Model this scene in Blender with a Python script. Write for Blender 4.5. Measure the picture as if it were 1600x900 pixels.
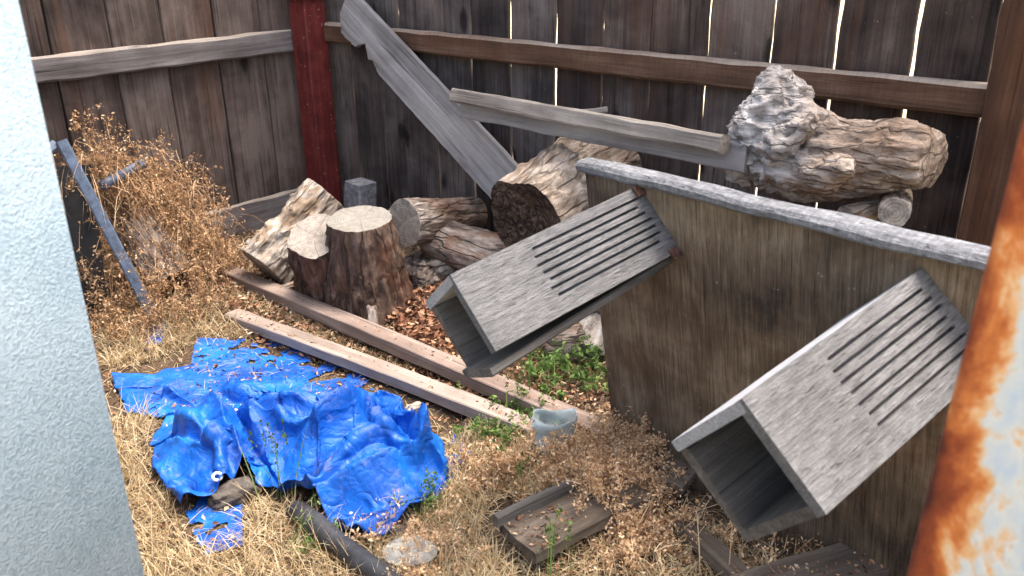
import bpy, bmesh, math, random
import numpy as np
from mathutils import Vector, Matrix, noise
for o in list(bpy.data.objects): bpy.data.objects.remove(o)
random.seed(7); rng = np.random.default_rng(7)
scene = bpy.context.scene
R = math.radians
# ---------------------------------------------------------------- camera
HC, FPX, PITCH, ROLL = 1.25, 1356.0, R(22.66), R(-0.72)
EYE = Vector((0, 0, HC))
_F = Vector((0, math.cos(PITCH), -math.sin(PITCH))); _r = Vector((1, 0, 0)); _u = _r.cross(_F)
_R = _r*math.cos(ROLL)+_u*math.sin(ROLL); _U = -_r*math.sin(ROLL)+_u*math.cos(ROLL)
cd = bpy.data.cameras.new('camera'); cam = bpy.data.objects.new('camera', cd); scene.collection.objects.link(cam)
cam.matrix_world = Matrix(((_R.x, _U.x, -_F.x, 0), (_R.y, _U.y, -_F.y, 0), (_R.z, _U.z, -_F.z, HC), (0, 0, 0, 1)))
cd.sensor_width = 36; cd.lens = FPX/1600*36; cd.clip_start = 0.05; cd.clip_end = 1000
cd.dof.use_dof = True; cd.dof.focus_distance = 2.5; cd.dof.aperture_fstop = 5.6
scene.camera = cam
# ---------------------------------------------------------------- sky, sun, exposure
SUN_EL, SUN_AZ = R(72), R(72)      # azimuth measured clockwise from +Y
w = bpy.data.worlds.new('World'); scene.world = w; w.use_nodes = True
nt = w.node_tree; sky = nt.nodes.new('ShaderNodeTexSky'); sky.sky_type = 'NISHITA'; sky.sun_disc = False
sky.sun_elevation = SUN_EL; sky.sun_rotation = SUN_AZ; sky.air_density = 1.0; sky.dust_density = 6.0; sky.ozone_density = 0.3
nt.links.new(sky.outputs[0], nt.nodes['Background'].inputs[0]); nt.nodes['Background'].inputs[1].default_value = 0.15
sd = bpy.data.lights.new('sun', 'SUN'); sd.energy = 1.05; sd.angle = R(28); sd.color = (1, .97, .93)
so = bpy.data.objects.new('sun', sd); scene.collection.objects.link(so)
_s = Vector((math.sin(SUN_AZ)*math.cos(SUN_EL), math.cos(SUN_AZ)*math.cos(SUN_EL), math.sin(SUN_EL)))
so.rotation_euler = _s.to_track_quat('Z', 'Y').to_euler()
scene.view_settings.view_transform = 'Standard'; scene.view_settings.look = 'None'
scene.view_settings.exposure = 1.95; scene.view_settings.gamma = 1; scene.view_settings.use_curve_mapping = False
scene.render.engine = 'CYCLES'
# ---------------------------------------------------------------- geometry helpers
def ray(u, v): return (_F + _R*((u-800)/FPX) + _U*((450-v)/FPX)).normalized()
def gp(u, v, z=0.0): d = ray(u, v); return EYE + d*((z-HC)/d.z)
def at(u, v, D): d = ray(u, v); return EYE + d*(D/math.hypot(d.x, d.y))      # at a horizontal distance
CO = Vector((-.876, 3.975, 0)); TH = R(48.76)
RV = Vector((math.sin(TH), -math.cos(TH), 0)); LV = Vector((-math.cos(TH), -math.sin(TH), 0)); UP = Vector((0, 0, 1))
def F(s, t, z=0.0): return CO + RV*s + LV*t + UP*z                        # yard coordinates from the fence corner
def st(p): d = p-CO; return d.dot(RV), d.dot(LV)
def pln(u, v, P, n): d = ray(u, v); return EYE + d*((P-EYE).dot(n)/d.dot(n))
def tp(u, v, t): return pln(u, v, F(0, t), LV)                            # on a plane parallel to the right fence
def sp(u, v, s): return pln(u, v, F(s, 0), RV)                            # on a plane parallel to the left fence
def sm(a, b, x): x = max(0., min(1., (x-a)/(b-a))); return x*x*(3-2*x)   # a > b falls
def gh(x, y):
    s, t = st(Vector((x, y, 0)))
    h = .10*math.exp(-(max(t, 0)/.42)**2)*sm(.1, .6, s)
    h += .05*math.exp(-((s-.3)/.3)**2-((t-1.)/.5)**2)
    h += .022*noise.noise((x*2.3, y*2.3, 4.)) + .010*noise.noise((x*7, y*7, 1.))
    return h
col = scene.collection
def setp(o, label=None, cat=None, group=None, kind=None):
    for k, v in (('label', label), ('category', cat), ('group', group), ('kind', kind)):
        if v: o[k] = v
    return o
def thing(name, label, cat, loc, group=None):
    o = bpy.data.objects.new(name, None); col.objects.link(o); o.location = loc; o.empty_display_size = .05
    return setp(o, label, cat, group)
def put(name, me, mat, parent=None, M=None, smooth=True):
    o = bpy.data.objects.new(name, me); col.objects.link(o)
    if mat is not None and not me.materials: me.materials.append(mat)
    if parent is not None:
        o.parent = parent; o.matrix_parent_inverse = world_of(parent).inverted()
    if M is not None: o.matrix_basis = M
    WORLD[o.name] = o.matrix_basis.copy()
    if smooth: me.shade_smooth()
    return o
WORLD = {}
def world_of(o):
    if o.name in WORLD: return WORLD[o.name]
    return Matrix.Translation(o.location)
def mesh(name, v, f, sharp=None):
    me = bpy.data.meshes.new(name); me.from_pydata([tuple(x) for x in v], [], [tuple(x) for x in f]); me.update(); return me
def npmesh(name, V, faces):
    Fa = np.asarray(faces, dtype=np.int32); nf, k = Fa.shape
    me = bpy.data.meshes.new(name); me.vertices.add(len(V)); me.vertices.foreach_set('co', np.ascontiguousarray(V, dtype=np.float32).ravel())
    me.loops.add(nf*k); me.loops.foreach_set('vertex_index', Fa.ravel()); me.polygons.add(nf)
    me.polygons.foreach_set('loop_start', np.arange(0, nf*k, k, dtype=np.int32)); me.update(calc_edges=True); me.validate(); return me
def frame(p0, x, up):
    x = x.normalized(); y = up.cross(x).normalized(); z = x.cross(y)
    return Matrix(((x.x, y.x, z.x, p0.x), (x.y, y.y, z.y, p0.y), (x.z, y.z, z.z, p0.z), (0, 0, 0, 1)))
def plank_mesh(name, L, W, T, n=None, ch=.004, jit=.0015, bow=.0, twist=0., endjit=.0, seed=0, wtaper=0.):
    """Board with local x along its length, y across, z through its thickness (origin in the middle of its end)."""
    r = random.Random(seed); n = n or max(4, int(L/.06)); V = []; Fc = []
    W2, T2 = W/2, T/2; c = min(ch, T2*.6)
    prof = [(-W2+c, -T2), (W2-c, -T2), (W2, -T2+c), (W2, T2-c), (W2-c, T2), (0, T2), (-W2+c, T2), (-W2, T2-c), (-W2, -T2+c)]
    ph = r.uniform(0, 50)
    for i in range(n+1):
        x = L*i/n; k = 4*(x/L)*(1-x/L); tw = twist*(x/L-.5)
        for j, (y, z) in enumerate(prof):
            dy = jit*1.6*noise.noise((x*9+ph, y*14+3, z*20)); dz = jit*noise.noise((x*7+ph, y*12+9, z*20+5))
            yy = y*(1-wtaper*x/L)+dy; zz = z+dz+bow*k
            xx = x
            if i in (0, n): xx += endjit*noise.noise((y*40+ph, z*20, i*3.))
            V.append((xx, yy*math.cos(tw)-zz*math.sin(tw), yy*math.sin(tw)+zz*math.cos(tw)))
    m = len(prof)
    for i in range(n):
        for j in range(m):
            a = i*m+j; b = i*m+(j+1) % m; Fc.append((a, a+m, b+m, b))
    Fc.append(tuple(range(m))); Fc.append(tuple(n*m+j for j in reversed(range(m))))
    Fc = [f[::-1] for f in Fc]
    me = mesh(name, V, Fc)
    for p in me.polygons: p.use_smooth = False
    return me
def plank(name, p0, p1, up, W, T, mat, parent=None, **kw):
    kw.setdefault('seed', random.randint(0, 9999))
    me = plank_mesh(name, (p1-p0).length, W, T, **kw)
    return put(name, me, mat, parent, frame(p0, p1-p0, up), smooth=False)
def subbox(name, corners8, mat, parent):
    f = [(0, 1, 2, 3), (7, 6, 5, 4), (0, 4, 5, 1), (1, 5, 6, 2), (2, 6, 7, 3), (3, 7, 4, 0)]
    return put(name, mesh(name, corners8, f), mat, parent, smooth=False)
def tube_mesh(name, pts, radii, n=16, cap=True, jit=0):
    V = []; Fc = []
    for i, p in enumerate(pts):
        d = (pts[min(i+1, len(pts)-1)]-pts[max(i-1, 0)]).normalized()
        a = d.cross(Vector((.3, .2, .93))).normalized(); b = d.cross(a)
        for j in range(n):
            q = 2*math.pi*j/n; rr = radii[i]
            if jit: rr *= 1+jit*noise.noise((math.cos(q)*2, math.sin(q)*2, i*.4))
            V.append(p+a*math.cos(q)*rr+b*math.sin(q)*rr)
    for i in range(len(pts)-1):
        for j in range(n):
            Fc.append((i*n+j, i*n+(j+1) % n, (i+1)*n+(j+1) % n, (i+1)*n+j))
    if cap: Fc.append(tuple(reversed(range(n)))); Fc.append(tuple((len(pts)-1)*n+j for j in range(n)))
    return mesh(name, V, Fc)
# ---------------------------------------------------------------- materials
def S(r, g, b):
    f = lambda c: (c/255/12.92 if c <= 10 else ((c/255+.055)/1.055)**2.4)
    return (f(r), f(g), f(b), 1)
class M_:
    def __init__(s, name, rough=.85, spec=.3):
        s.m = bpy.data.materials.new(name); s.m.use_nodes = True; s.t = s.m.node_tree; s.b = s.t.nodes['Principled BSDF']
        s.b.inputs['Roughness'].default_value = rough; s.b.inputs['Specular IOR Level'].default_value = spec
        s._tc = None
    def n(s, ty, **kw):
        n = s.t.nodes.new('ShaderNode'+ty)
        for k, v in kw.items():
            if hasattr(n, k) and k not in n.inputs: setattr(n, k, v)
            else: s.set(n.inputs[k], v)
        return n
    def set(s, i, v):
        if hasattr(v, 'is_linked') or hasattr(v, 'links'): s.t.links.new(v, i)
        else: i.default_value = v
    def math(s, op, a, b=0., c=None, clamp=False):
        n = s.t.nodes.new('ShaderNodeMath'); n.operation = op; n.use_clamp = clamp
        s.set(n.inputs[0], a); s.set(n.inputs[1], b)
        if c is not None: s.set(n.inputs[2], c)
        return n.outputs[0]
    def coords(s, scale=(1, 1, 1), rnd=True):
        tc = s.t.nodes.new('ShaderNodeTexCoord').outputs['Object']
        if rnd:
            oi = s.t.nodes.new('ShaderNodeObjectInfo').outputs['Random']
            cx = s.t.nodes.new('ShaderNodeCombineXYZ')
            for i, k in enumerate((37., 91., 53.)): s.set(cx.inputs[i], s.math('MULTIPLY', oi, k))
            a = s.t.nodes.new('ShaderNodeVectorMath'); a.operation = 'ADD'; s.set(a.inputs[0], tc); s.set(a.inputs[1], cx.outputs[0]); tc = a.outputs[0]
        mp = s.t.nodes.new('ShaderNodeMapping'); s.set(mp.inputs[0], tc); mp.inputs['Scale'].default_value = scale
        return mp.outputs[0]
    def noise(s, vec, scale, detail=5, rough=.55, dist=0.):
        n = s.n('TexNoise', Scale=scale, Detail=detail, Roughness=rough, Distortion=dist); s.set(n.inputs['Vector'], vec); return n.outputs['Fac']
    def ramp(s, fac, stops, interp='LINEAR'):
        n = s.t.nodes.new('ShaderNodeValToRGB'); e = n.color_ramp.elements; n.color_ramp.interpolation = interp
        while len(e) < len(stops): e.new(.5)
        for k, (p, c) in zip(e, stops): k.position = p; k.color = c if hasattr(c, '__len__') else (c, c, c, 1)
        s.set(n.inputs[0], fac); return n.outputs[0]
    def mix(s, fac, a, b, mode='MIX'):
        n = s.t.nodes.new('ShaderNodeMix'); n.data_type = 'RGBA'; n.blend_type = mode
        s.set(n.inputs[0], fac); s.set(n.inputs[6], a); s.set(n.inputs[7], b); return n.outputs[2]
    def bump(s, h, strength=.4, dist=.01):
        n = s.n('Bump', Strength=strength, Distance=dist); s.set(n.inputs['Height'], h); s.set(s.b.inputs['Normal'], n.outputs[0]); return n
    def color(s, c): s.set(s.b.inputs['Base Color'], c); return s
def wood(name, dark, mid, light, along=2.2, across=38, knots=0., stain=None, stain_amt=.5, bump=.5, rough=.88, rand=.35, patch=.5, cross=0., speck=0., dust=0., blot=.35, stain_iso=False):
    m = M_(name, rough, .2)
    co = m.coords((1, 1, 1)); st_ = m.t.nodes.new('ShaderNodeMapping'); m.set(st_.inputs[0], co); st_.inputs['Scale'].default_value = (along, across, across)
    vec = st_.outputs[0]
    g1 = m.noise(vec, 1., 8, .62, .6); 
    st2 = m.t.nodes.new('ShaderNodeMapping'); m.set(st2.inputs[0], co); st2.inputs['Scale'].default_value = (along*.8, across*4, across*4)
    g2 = m.noise(st2.outputs[0], 1., 5, .6, .2)
    big = m.noise(co, 4.5, 4, .6, .3)
    st3 = m.t.nodes.new('ShaderNodeMapping'); m.set(st3.inputs[0], co); st3.inputs['Scale'].default_value = (1.3, 13, 13)
    lo = m.noise(st3.outputs[0], 1., 4, .55, 1.)
    gr = m.math('ADD', m.math('MULTIPLY', g1, .6), m.math('MULTIPLY', g2, .4))
    gr = m.math('ADD', m.math('MULTIPLY', gr, 1-patch), m.math('MULTIPLY', lo, patch))
    gr = m.math('ADD', gr, m.math('MULTIPLY', m.math('SUBTRACT', big, .5), blot))
    oi = m.t.nodes.new('ShaderNodeObjectInfo').outputs['Random']
    gr = m.math('ADD', gr, m.math('MULTIPLY', m.math('SUBTRACT', oi, .5), rand*.5))
    c = m.ramp(gr, [(.30, dark), (.5, mid), (.72, light)])
    sp1 = m.noise(co, 330, 3, .7); c = m.mix(.55, c, m.ramp(sp1, [(.32, .38), (.5, .5), (.68, .64)]), 'OVERLAY')
    ck_ = m.t.nodes.new('ShaderNodeMapping'); m.set(ck_.inputs[0], co); ck_.inputs['Scale'].default_value = (along*1.2, across*2.2, across*2.2)
    crk = m.ramp(m.noise(ck_.outputs[0], 1., 2, .5, .3), [(.30, 1.), (.36, 0.)])
    c = m.mix(m.math('MULTIPLY', crk, .6), c, tuple(x*.45 for x in dark[:3])+(1,))
    if speck: c = m.mix(m.ramp(m.noise(co, 55, 5, .7), [(.66, 0.), (.72, speck)]), c, S(188, 180, 166))
    if dust:
        nz = m.t.nodes.new('ShaderNodeNewGeometry').outputs['Normal']; sz = m.t.nodes.new('ShaderNodeSeparateXYZ'); m.set(sz.inputs[0], nz)
        c = m.mix(m.math('MULTIPLY', m.ramp(sz.outputs[2], [(.35, 0.), (.75, 1.)]), dust), c, S(168, 154, 138))
    if stain:
        sn = m.noise(co, 3.2, 5, .65, .8) if stain_iso else m.noise(st3.outputs[0], .7, 3, .5, .8)
        sf = m.math('MULTIPLY', m.ramp(sn, [(.52, 0.), (.68, 1.)]), stain_amt)
        c = m.mix(sf, c, stain)
    h = m.math('SUBTRACT', m.math('ADD', m.math('ADD', g1, m.math('MULTIPLY', g2, .6)), m.math('MULTIPLY', sp1, .5)), m.math('MULTIPLY', crk, .5))
    if knots:
        km = m.t.nodes.new('ShaderNodeMapping'); m.set(km.inputs[0], co); km.inputs['Scale'].default_value = (3.2, 6.5, 6.5)
        wob = m.noise(co, 30, 2, .5)
        vo = m.n('TexVoronoi', Scale=1.0, Randomness=1.0, voronoi_dimensions='3D'); m.set(vo.inputs['Vector'], km.outputs[0])
        d = m.math('ADD', vo.outputs['Distance'], m.math('MULTIPLY', m.math('SUBTRACT', wob, .5), .10))
        k = m.ramp(d, [(.09, 1.), (.17, 0.)])
        ring = m.math('MULTIPLY', m.ramp(d, [(.12, 1.), (.34, 0.)]), m.math('ADD', .5, m.math('MULTIPLY', m.math('SINE', m.math('MULTIPLY', d, 120.)), .5)))
        c = m.mix(m.math('MULTIPLY', ring, .35*knots), c, dark)
        c = m.mix(m.math('MULTIPLY', k, .85*knots), c, tuple(x*.35 for x in dark[:3])+(1,))
        h = m.math('SUBTRACT', h, m.math('MULTIPLY', k, .4))
    if cross:
        xm = m.t.nodes.new('ShaderNodeMapping'); m.set(xm.inputs[0], co); xm.inputs['Scale'].default_value = (150, 14, 14)
        xn = m.noise(xm.outputs[0], 1., 2, .5); h = m.math('ADD', h, m.math('MULTIPLY', xn, cross))
        c = m.mix(m.math('MULTIPLY', m.ramp(xn, [(.42, 1.), (.55, 0.)]), .45*cross), c, dark)
    m.color(c); m.bump(h, bump, .006); return m.m
def bark(name, dark, mid, light, scale=14, stretch=.25, bump=1., patch=None, amt=.5, crack=.5, head=None):
    m = M_(name, .95, .15); co = m.coords((stretch, 1, 1)); c3 = m.coords((1, 1, 1))
    vo = m.n('TexVoronoi', Scale=scale, feature='DISTANCE_TO_EDGE'); 
    wv = m.t.nodes.new('ShaderNodeVectorMath'); wv.operation = 'ADD'
    nz = m.n('TexNoise', Scale=scale*.8, Detail=4.); m.set(nz.inputs['Vector'], co)
    sc = m.t.nodes.new('ShaderNodeVectorMath'); sc.operation = 'SCALE'; m.set(sc.inputs[0], nz.outputs['Color']); sc.inputs['Scale'].default_value = .12
    m.set(wv.inputs[0], co); m.set(wv.inputs[1], sc.outputs[0]); m.set(vo.inputs['Vector'], wv.outputs[0])
    cr = m.ramp(vo.outputs['Distance'], [(.0, 0.), (.10, 1.)])
    fn = m.noise(co, scale*3, 7, .65); bg = m.noise(c3, 9, 4, .6)
    v = m.math('ADD', m.math('MULTIPLY', fn, .55), m.math('MULTIPLY', bg, .45))
    c = m.ramp(v, [(.33, dark), (.5, mid), (.66, light)])
    c = m.mix(m.math('MULTIPLY', m.math('SUBTRACT', 1., cr), crack), c, tuple(x*.5 for x in dark[:3])+(1,))
    c = m.mix(m.ramp(m.noise(c3, 120, 3, .6), [(.30, .7), (.40, 0.)]), c, tuple(x*.5 for x in dark[:3])+(1,))
    if patch: c = m.mix(m.math('MULTIPLY', m.ramp(m.noise(c3, 6, 4, .6, .5), [(.5, 0.), (.6, 1.)]), amt), c, patch)
    if head:      # the burl at one end of the log is silvery, the trunk tan
        ox = m.t.nodes.new('ShaderNodeTexCoord').outputs['Object']; sx = m.t.nodes.new('ShaderNodeSeparateXYZ'); m.set(sx.inputs[0], ox)
        xx = m.math('ADD', m.math('ADD', sx.outputs[0], .5), m.math('MULTIPLY', m.math('SUBTRACT', bg, .5), .25))
        c = m.mix(m.ramp(xx, [(.42, .7), (.54, 0.)]), c, m.ramp(v, [(.33, head[0]), (.5, head[1]), (.66, head[2])]))
    m.color(c); m.bump(m.math('ADD', m.math('MULTIPLY', cr, .6), fn), bump, .012); return m.m
def endgrain(name, dark, light, rings=150, tint=None):
    m = M_(name, .9, .2); tc = m.t.nodes.new('ShaderNodeTexCoord').outputs['Object']
    sep = m.t.nodes.new('ShaderNodeSeparateXYZ'); m.set(sep.inputs[0], tc)
    n1 = m.noise(tc, 9, 4, .6); rr = m.math('SQRT', m.math('ADD', m.math('POWER', sep.outputs[1], 2.), m.math('POWER', sep.outputs[2], 2.)))
    an = m.math('ARCTAN2', sep.outputs[1], sep.outputs[2])
    ring = m.math('SINE', m.math('ADD', m.math('MULTIPLY', rr, rings*5.), m.math('MULTIPLY', n1, 14.)))
    cr = m.math('MULTIPLY', m.math('POWER', m.math('ABSOLUTE', m.math('SINE', m.math('ADD', m.math('MULTIPLY', an, 2.5), m.math('MULTIPLY', n1, 1.2)))), 400.), .8)
    fn = m.noise(tc, 60, 6, .7)
    v = m.math('ADD', m.math('ADD', m.math('MULTIPLY', ring, .05), m.math('MULTIPLY', fn, .6)), m.math('MULTIPLY', n1, .4))
    c = m.ramp(v, [(.3, dark), (.68, light)])
    c = m.mix(m.math('MULTIPLY', cr, .5), c, tuple(x*.35 for x in dark[:3])+(1,))
    m.color(c); m.bump(m.math('SUBTRACT', fn, m.math('MULTIPLY', cr, .5)), .5, .006); return m.m
def island(name, stops, rough=.8, trans=0., spec=.2):
    m = M_(name, rough, spec); g = m.t.nodes.new('ShaderNodeNewGeometry').outputs['Random Per Island']
    c = m.ramp(g, stops)
    m.color(c)
    if trans:
        m.b.inputs['Subsurface Weight'].default_value = 0
        tr = m.t.nodes.new('ShaderNodeBsdfTranslucent'); m.set(tr.inputs[0], c)
        mx = m.t.nodes.new('ShaderNodeMixShader'); mx.inputs[0].default_value = trans
        m.t.links.new(m.b.outputs[0], mx.inputs[1]); m.t.links.new(tr.outputs[0], mx.inputs[2])
        m.t.links.new(mx.outputs[0], m.t.nodes['Material Output'].inputs[0])
    return m.m
MT = {}
MT['fence'] = wood('fence_wood', S(44, 36, 33), S(78, 66, 60), S(116, 103, 95), across=44, knots=1., stain=S(98, 68, 50), stain_amt=.45, rand=.6, patch=.30, blot=.75, speck=.25, bump=.8)
MT['fence_dark'] = wood('fence_wood_cool', S(42, 37, 36), S(74, 66, 63), S(112, 103, 98), across=44, knots=1., stain=S(88, 66, 56), stain_amt=.4, rand=.6, patch=.30, blot=.75, speck=.25, bump=.8)
MT['rail_grey'] = wood('rail_grey_wood', S(62, 56, 54), S(110, 103, 100), S(156, 150, 146), across=34, knots=1., rand=.1, dust=.5)
MT['rail_brown'] = wood('rail_brown_wood', S(54, 38, 30), S(96, 71, 55), S(138, 114, 96), across=34, along=1.4, stain=S(100, 60, 34), stain_amt=.5, rand=.1, cross=.35, dust=.8)
MT['post_brown'] = wood('post_brown_wood', S(42, 29, 22), S(78, 54, 40), S(112, 84, 64), across=34, rand=.1, stain=S(96, 58, 34), stain_amt=.35)
MT['grey_plank'] = wood('silvered_wood', S(88, 84, 82), S(138, 134, 131), S(176, 172, 168), across=26, along=1.6, knots=.35, rand=.1, patch=.5)
MT['old_board'] = wood('old_board_wood', S(82, 76, 70), S(136, 128, 118), S(190, 182, 170), across=40, rand=.1)
MT['lumber'] = wood('lumber_wood', S(98, 86, 77), S(142, 128, 117), S(178, 165, 154), across=40, rand=.15, bump=.35)
MT['lumber_dark'] = wood('lumber_brown_wood', S(80, 66, 58), S(128, 111, 100), S(176, 159, 146), across=40, rand=.15, bump=.35)
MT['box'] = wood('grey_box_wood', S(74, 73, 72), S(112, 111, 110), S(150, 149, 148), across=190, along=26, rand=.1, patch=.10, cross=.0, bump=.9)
MT['box_top'] = wood('skylit_box_wood', S(120, 120, 121), S(172, 172, 174), S(206, 206, 208), across=170, along=16, rand=.1, patch=.10, bump=.9)  # lighter copy of the box wood; skylight on the top boards painted in
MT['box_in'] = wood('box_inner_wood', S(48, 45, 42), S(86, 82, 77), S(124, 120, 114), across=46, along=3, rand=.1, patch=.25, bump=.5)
MT['trim'] = wood('trim_wood', S(70, 70, 71), S(122, 123, 125), S(172, 173, 175), across=90, along=40, rand=.05, patch=.2, bump=1., cross=.6)
MT['panel'] = wood('panel_plywood', S(60, 50, 41), S(104, 89, 72), S(146, 130, 110), across=150, along=9, rand=.05, patch=.10, blot=1.0, stain=S(92, 64, 42), stain_amt=.5, bump=.7, speck=.5, stain_iso=True)
MT['brown_board'] = wood('brown_board_wood', S(58, 50, 43), S(100, 89, 78), S(138, 126, 113), across=36, rand=.1)
MT['bark_pale'] = bark('bark_pale', S(78, 66, 56), S(152, 137, 122), S(200, 188, 174), 16, .3, 1., S(150, 120, 92), .35, crack=.4)
MT['bark_grey'] = bark('bark_grey', S(66, 56, 48), S(134, 120, 109), S(186, 174, 162), 18, .22, 1., S(118, 82, 58), .5)
MT['bark_red'] = bark('bark_red', S(44, 34, 29), S(92, 73, 61), S(144, 122, 106), 15, .25, 1., S(116, 80, 62), .5)
MT['bark_burl'] = bark('bark_burl', S(62, 50, 42), S(146, 128, 112), S(198, 182, 166), 18, .3, .9, S(150, 122, 98), .4, crack=.3, head=(S(80, 77, 74), S(166, 162, 158), S(212, 208, 204)))
MT['bark_split'] = bark('bark_split', S(96, 82, 68), S(168, 156, 142), S(210, 204, 194), 14, .3, 1., S(146, 116, 82), .5, crack=.35)
MT['cut_pale'] = endgrain('cut_pale', S(104, 99, 90), S(152, 147, 137))
MT['cut_grey'] = endgrain('cut_grey', S(92, 84, 76), S(164, 154, 142))
MT['cut_dark'] = bark('rotten_wood', S(46, 37, 31), S(92, 76, 64), S(152, 132, 114), 22, 1., 1.2)
def red_paint():
    m = M_('red_paint', .6, .3); co = m.coords((1, 1, 1)); st3 = m.coords((1.5, 40, 40))
    a = m.noise(co, 14, 5, .65); g = m.noise(st3, 1, 5, .6)
    c = m.ramp(m.math('ADD', m.math('MULTIPLY', a, .5), m.math('MULTIPLY', g, .5)), [(.35, S(66, 26, 25)), (.5, S(104, 40, 37)), (.66, S(128, 60, 54))])
    sp_ = m.noise(co, 90, 2, .5); c = m.mix(m.ramp(sp_, [(.70, 0.), (.74, 1.)]), c, S(176, 150, 138))
    m.color(c); m.bump(m.math('ADD', a, g), .3, .004); return m.m
MT['red'] = red_paint()
def stucco():
    m = M_('stucco_paint', .9, .15); tc = m.t.nodes.new('ShaderNodeTexCoord').outputs['Object']
    a = m.noise(tc, 150, 5, .65, 0.); e = m.noise(tc, 6, 5, .65); k = m.noise(tc, 40, 4, .6)
    wn = m.n('TexNoise', Scale=120., Detail=2.); m.set(wn.inputs['Vector'], tc); ws = m.t.nodes.new('ShaderNodeVectorMath'); ws.operation = 'MULTIPLY_ADD'
    m.set(ws.inputs[0], wn.outputs['Color']); ws.inputs[1].default_value = (.006, .006, .006); m.set(ws.inputs[2], tc)
    vo = m.n('TexVoronoi', Scale=300., Randomness=1.); m.set(vo.inputs['Vector'], ws.outputs[0])
    grain = m.math('MULTIPLY', m.math('SUBTRACT', 1., vo.outputs['Distance']), m.ramp(a, [(.35, .3), (.6, 1.)]))
    c = m.ramp(m.math('ADD', m.math('MULTIPLY', e, .6), m.math('MULTIPLY', a, .4)), [(.36, S(164, 187, 200)), (.5, S(180, 201, 213)), (.64, S(188, 208, 219))])
    c = m.mix(m.math('MULTIPLY', m.ramp(grain, [(.12, 1.), (.35, 0.)]), .35), c, S(116, 134, 146))
    c = m.mix(m.math('MULTIPLY', m.ramp(k, [(.62, 0.), (.75, 1.)]), .25), c, S(150, 158, 158))
    m.color(c); m.bump(m.math('ADD', grain, m.math('MULTIPLY', k, .5)), .55, .0026); return m.m
MT['stucco'] = stucco()
def rust():
    m = M_('rusted_paint', .6, .3); co = m.coords((1, 1, .6), False)
    a = m.noise(co, 11, 6, .6, .5); b = m.noise(co, 42, 5, .65); st3 = m.coords((18, 18, 2.), False); d = m.noise(st3, 1, 4, .6)
    v = m.math('ADD', m.math('ADD', m.math('MULTIPLY', a, .62), m.math('MULTIPLY', b, .25)), m.math('MULTIPLY', d, .13))
    tcx = m.t.nodes.new('ShaderNodeTexCoord').outputs['Object']; sx = m.t.nodes.new('ShaderNodeSeparateXYZ'); m.set(sx.inputs[0], tcx)
    edge = m.ramp(m.math('ADD', sx.outputs[0], .09), [(.004, .16), (.045, .0)])   # paint fails first at the post's corner
    lowz = m.ramp(m.math('DIVIDE', sx.outputs[2], 2.), [(.22, .07), (.50, .0)])
    v = m.math('SUBTRACT', m.math('SUBTRACT', v, edge), m.math('ADD', lowz, .015))
    c = m.ramp(v, [(.24, S(70, 30, 20)), (.36, S(134, 64, 32)), (.43, S(184, 108, 54)), (.47, S(206, 162, 114)), (.50, S(192, 192, 186)), (.58, S(164, 178, 192))])
    m.color(c); m.set(m.b.inputs['Roughness'], m.ramp(v, [(.45, .9), (.55, .4)])); m.bump(m.math('ADD', b, m.math('MULTIPLY', m.ramp(v, [(.47, 0.), (.51, 1.)]), .5)), .35, .004); return m.m
MT['rust'] = rust()
def dirt(name, a_, b_, c_, sc=1.):
    m = M_(name, .97, .1); co = m.coords((1, 1, 1), False)
    a = m.noise(co, 5*sc, 6, .65); b = m.noise(co, 60*sc, 6, .7)
    c = m.ramp(m.math('ADD', m.math('MULTIPLY', a, .5), m.math('MULTIPLY', b, .5)), [(.35, a_), (.5, b_), (.66, c_)])
    m.color(c); m.bump(b, .8, .015); return m.m
MT['dirt'] = dirt('yard_dirt', S(46, 37, 30), S(82, 68, 55), S(124, 106, 86))
MT['outer'] = dirt('pale_gravel', S(196, 180, 140), S(214, 200, 162), S(226, 214, 182), .4)
def tarp():
    m = M_('tarp_blue', .48, .4); co = m.coords((1, 1, 1), False)
    a = m.noise(co, 7, 5, .6); wv = m.noise(co, 260, 2, .5); dust = m.noise(co, 22, 6, .7)
    c = m.ramp(a, [(.35, S(5, 66, 150)), (.55, S(8, 88, 180)), (.7, S(20, 106, 190))])
    c = m.mix(m.math('MULTIPLY', m.ramp(dust, [(.56, 0.), (.72, 1.)]), .34), c, S(150, 146, 140))
    m.color(c); m.set(m.b.inputs['Roughness'], m.ramp(dust, [(.4, .44), (.7, .75)])); 
    wn = m.n('TexNoise', Scale=9., Detail=3.); m.set(wn.inputs['Vector'], co); ws = m.t.nodes.new('ShaderNodeVectorMath'); ws.operation = 'MULTIPLY_ADD'
    m.set(ws.inputs[0], wn.outputs['Color']); ws.inputs[1].default_value = (.08, .08, .08); m.set(ws.inputs[2], co)
    def rdg(sc): return m.math('ABSOLUTE', m.math('SUBTRACT', m.noise(ws.outputs[0], sc, 1, .4, .4), .5))
    m.bump(m.math('ADD', m.math('ADD', m.math('MULTIPLY', wv, .03), rdg(16.)), m.math('MULTIPLY', rdg(38.), .4)), .52, .03); return m.m
MT['tarp'] = tarp()
def plain(name, c1, c2, rough=.5, metal=0., sc=30, spec=.4, bump=.15):
    m = M_(name, rough, spec); co = m.coords((1, 1, 1)); a = m.noise(co, sc, 6, .65)
    m.color(m.ramp(a, [(.35, c1), (.65, c2)])); m.b.inputs['Metallic'].default_value = metal; m.bump(a, bump, .004); return m.m
MT['steel'] = plain('painted_steel', S(56, 66, 80), S(92, 104, 122), .45, 0., 40)
MT['black_shade'] = plain('black_shade', S(14, 14, 15), S(30, 29, 29), .8)  # near-black colour standing in for deep shade, used on the added sheet
MT['pipe'] = plain('black_pipe', S(30, 31, 34), S(58, 59, 63), .55, sc=24)
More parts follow.
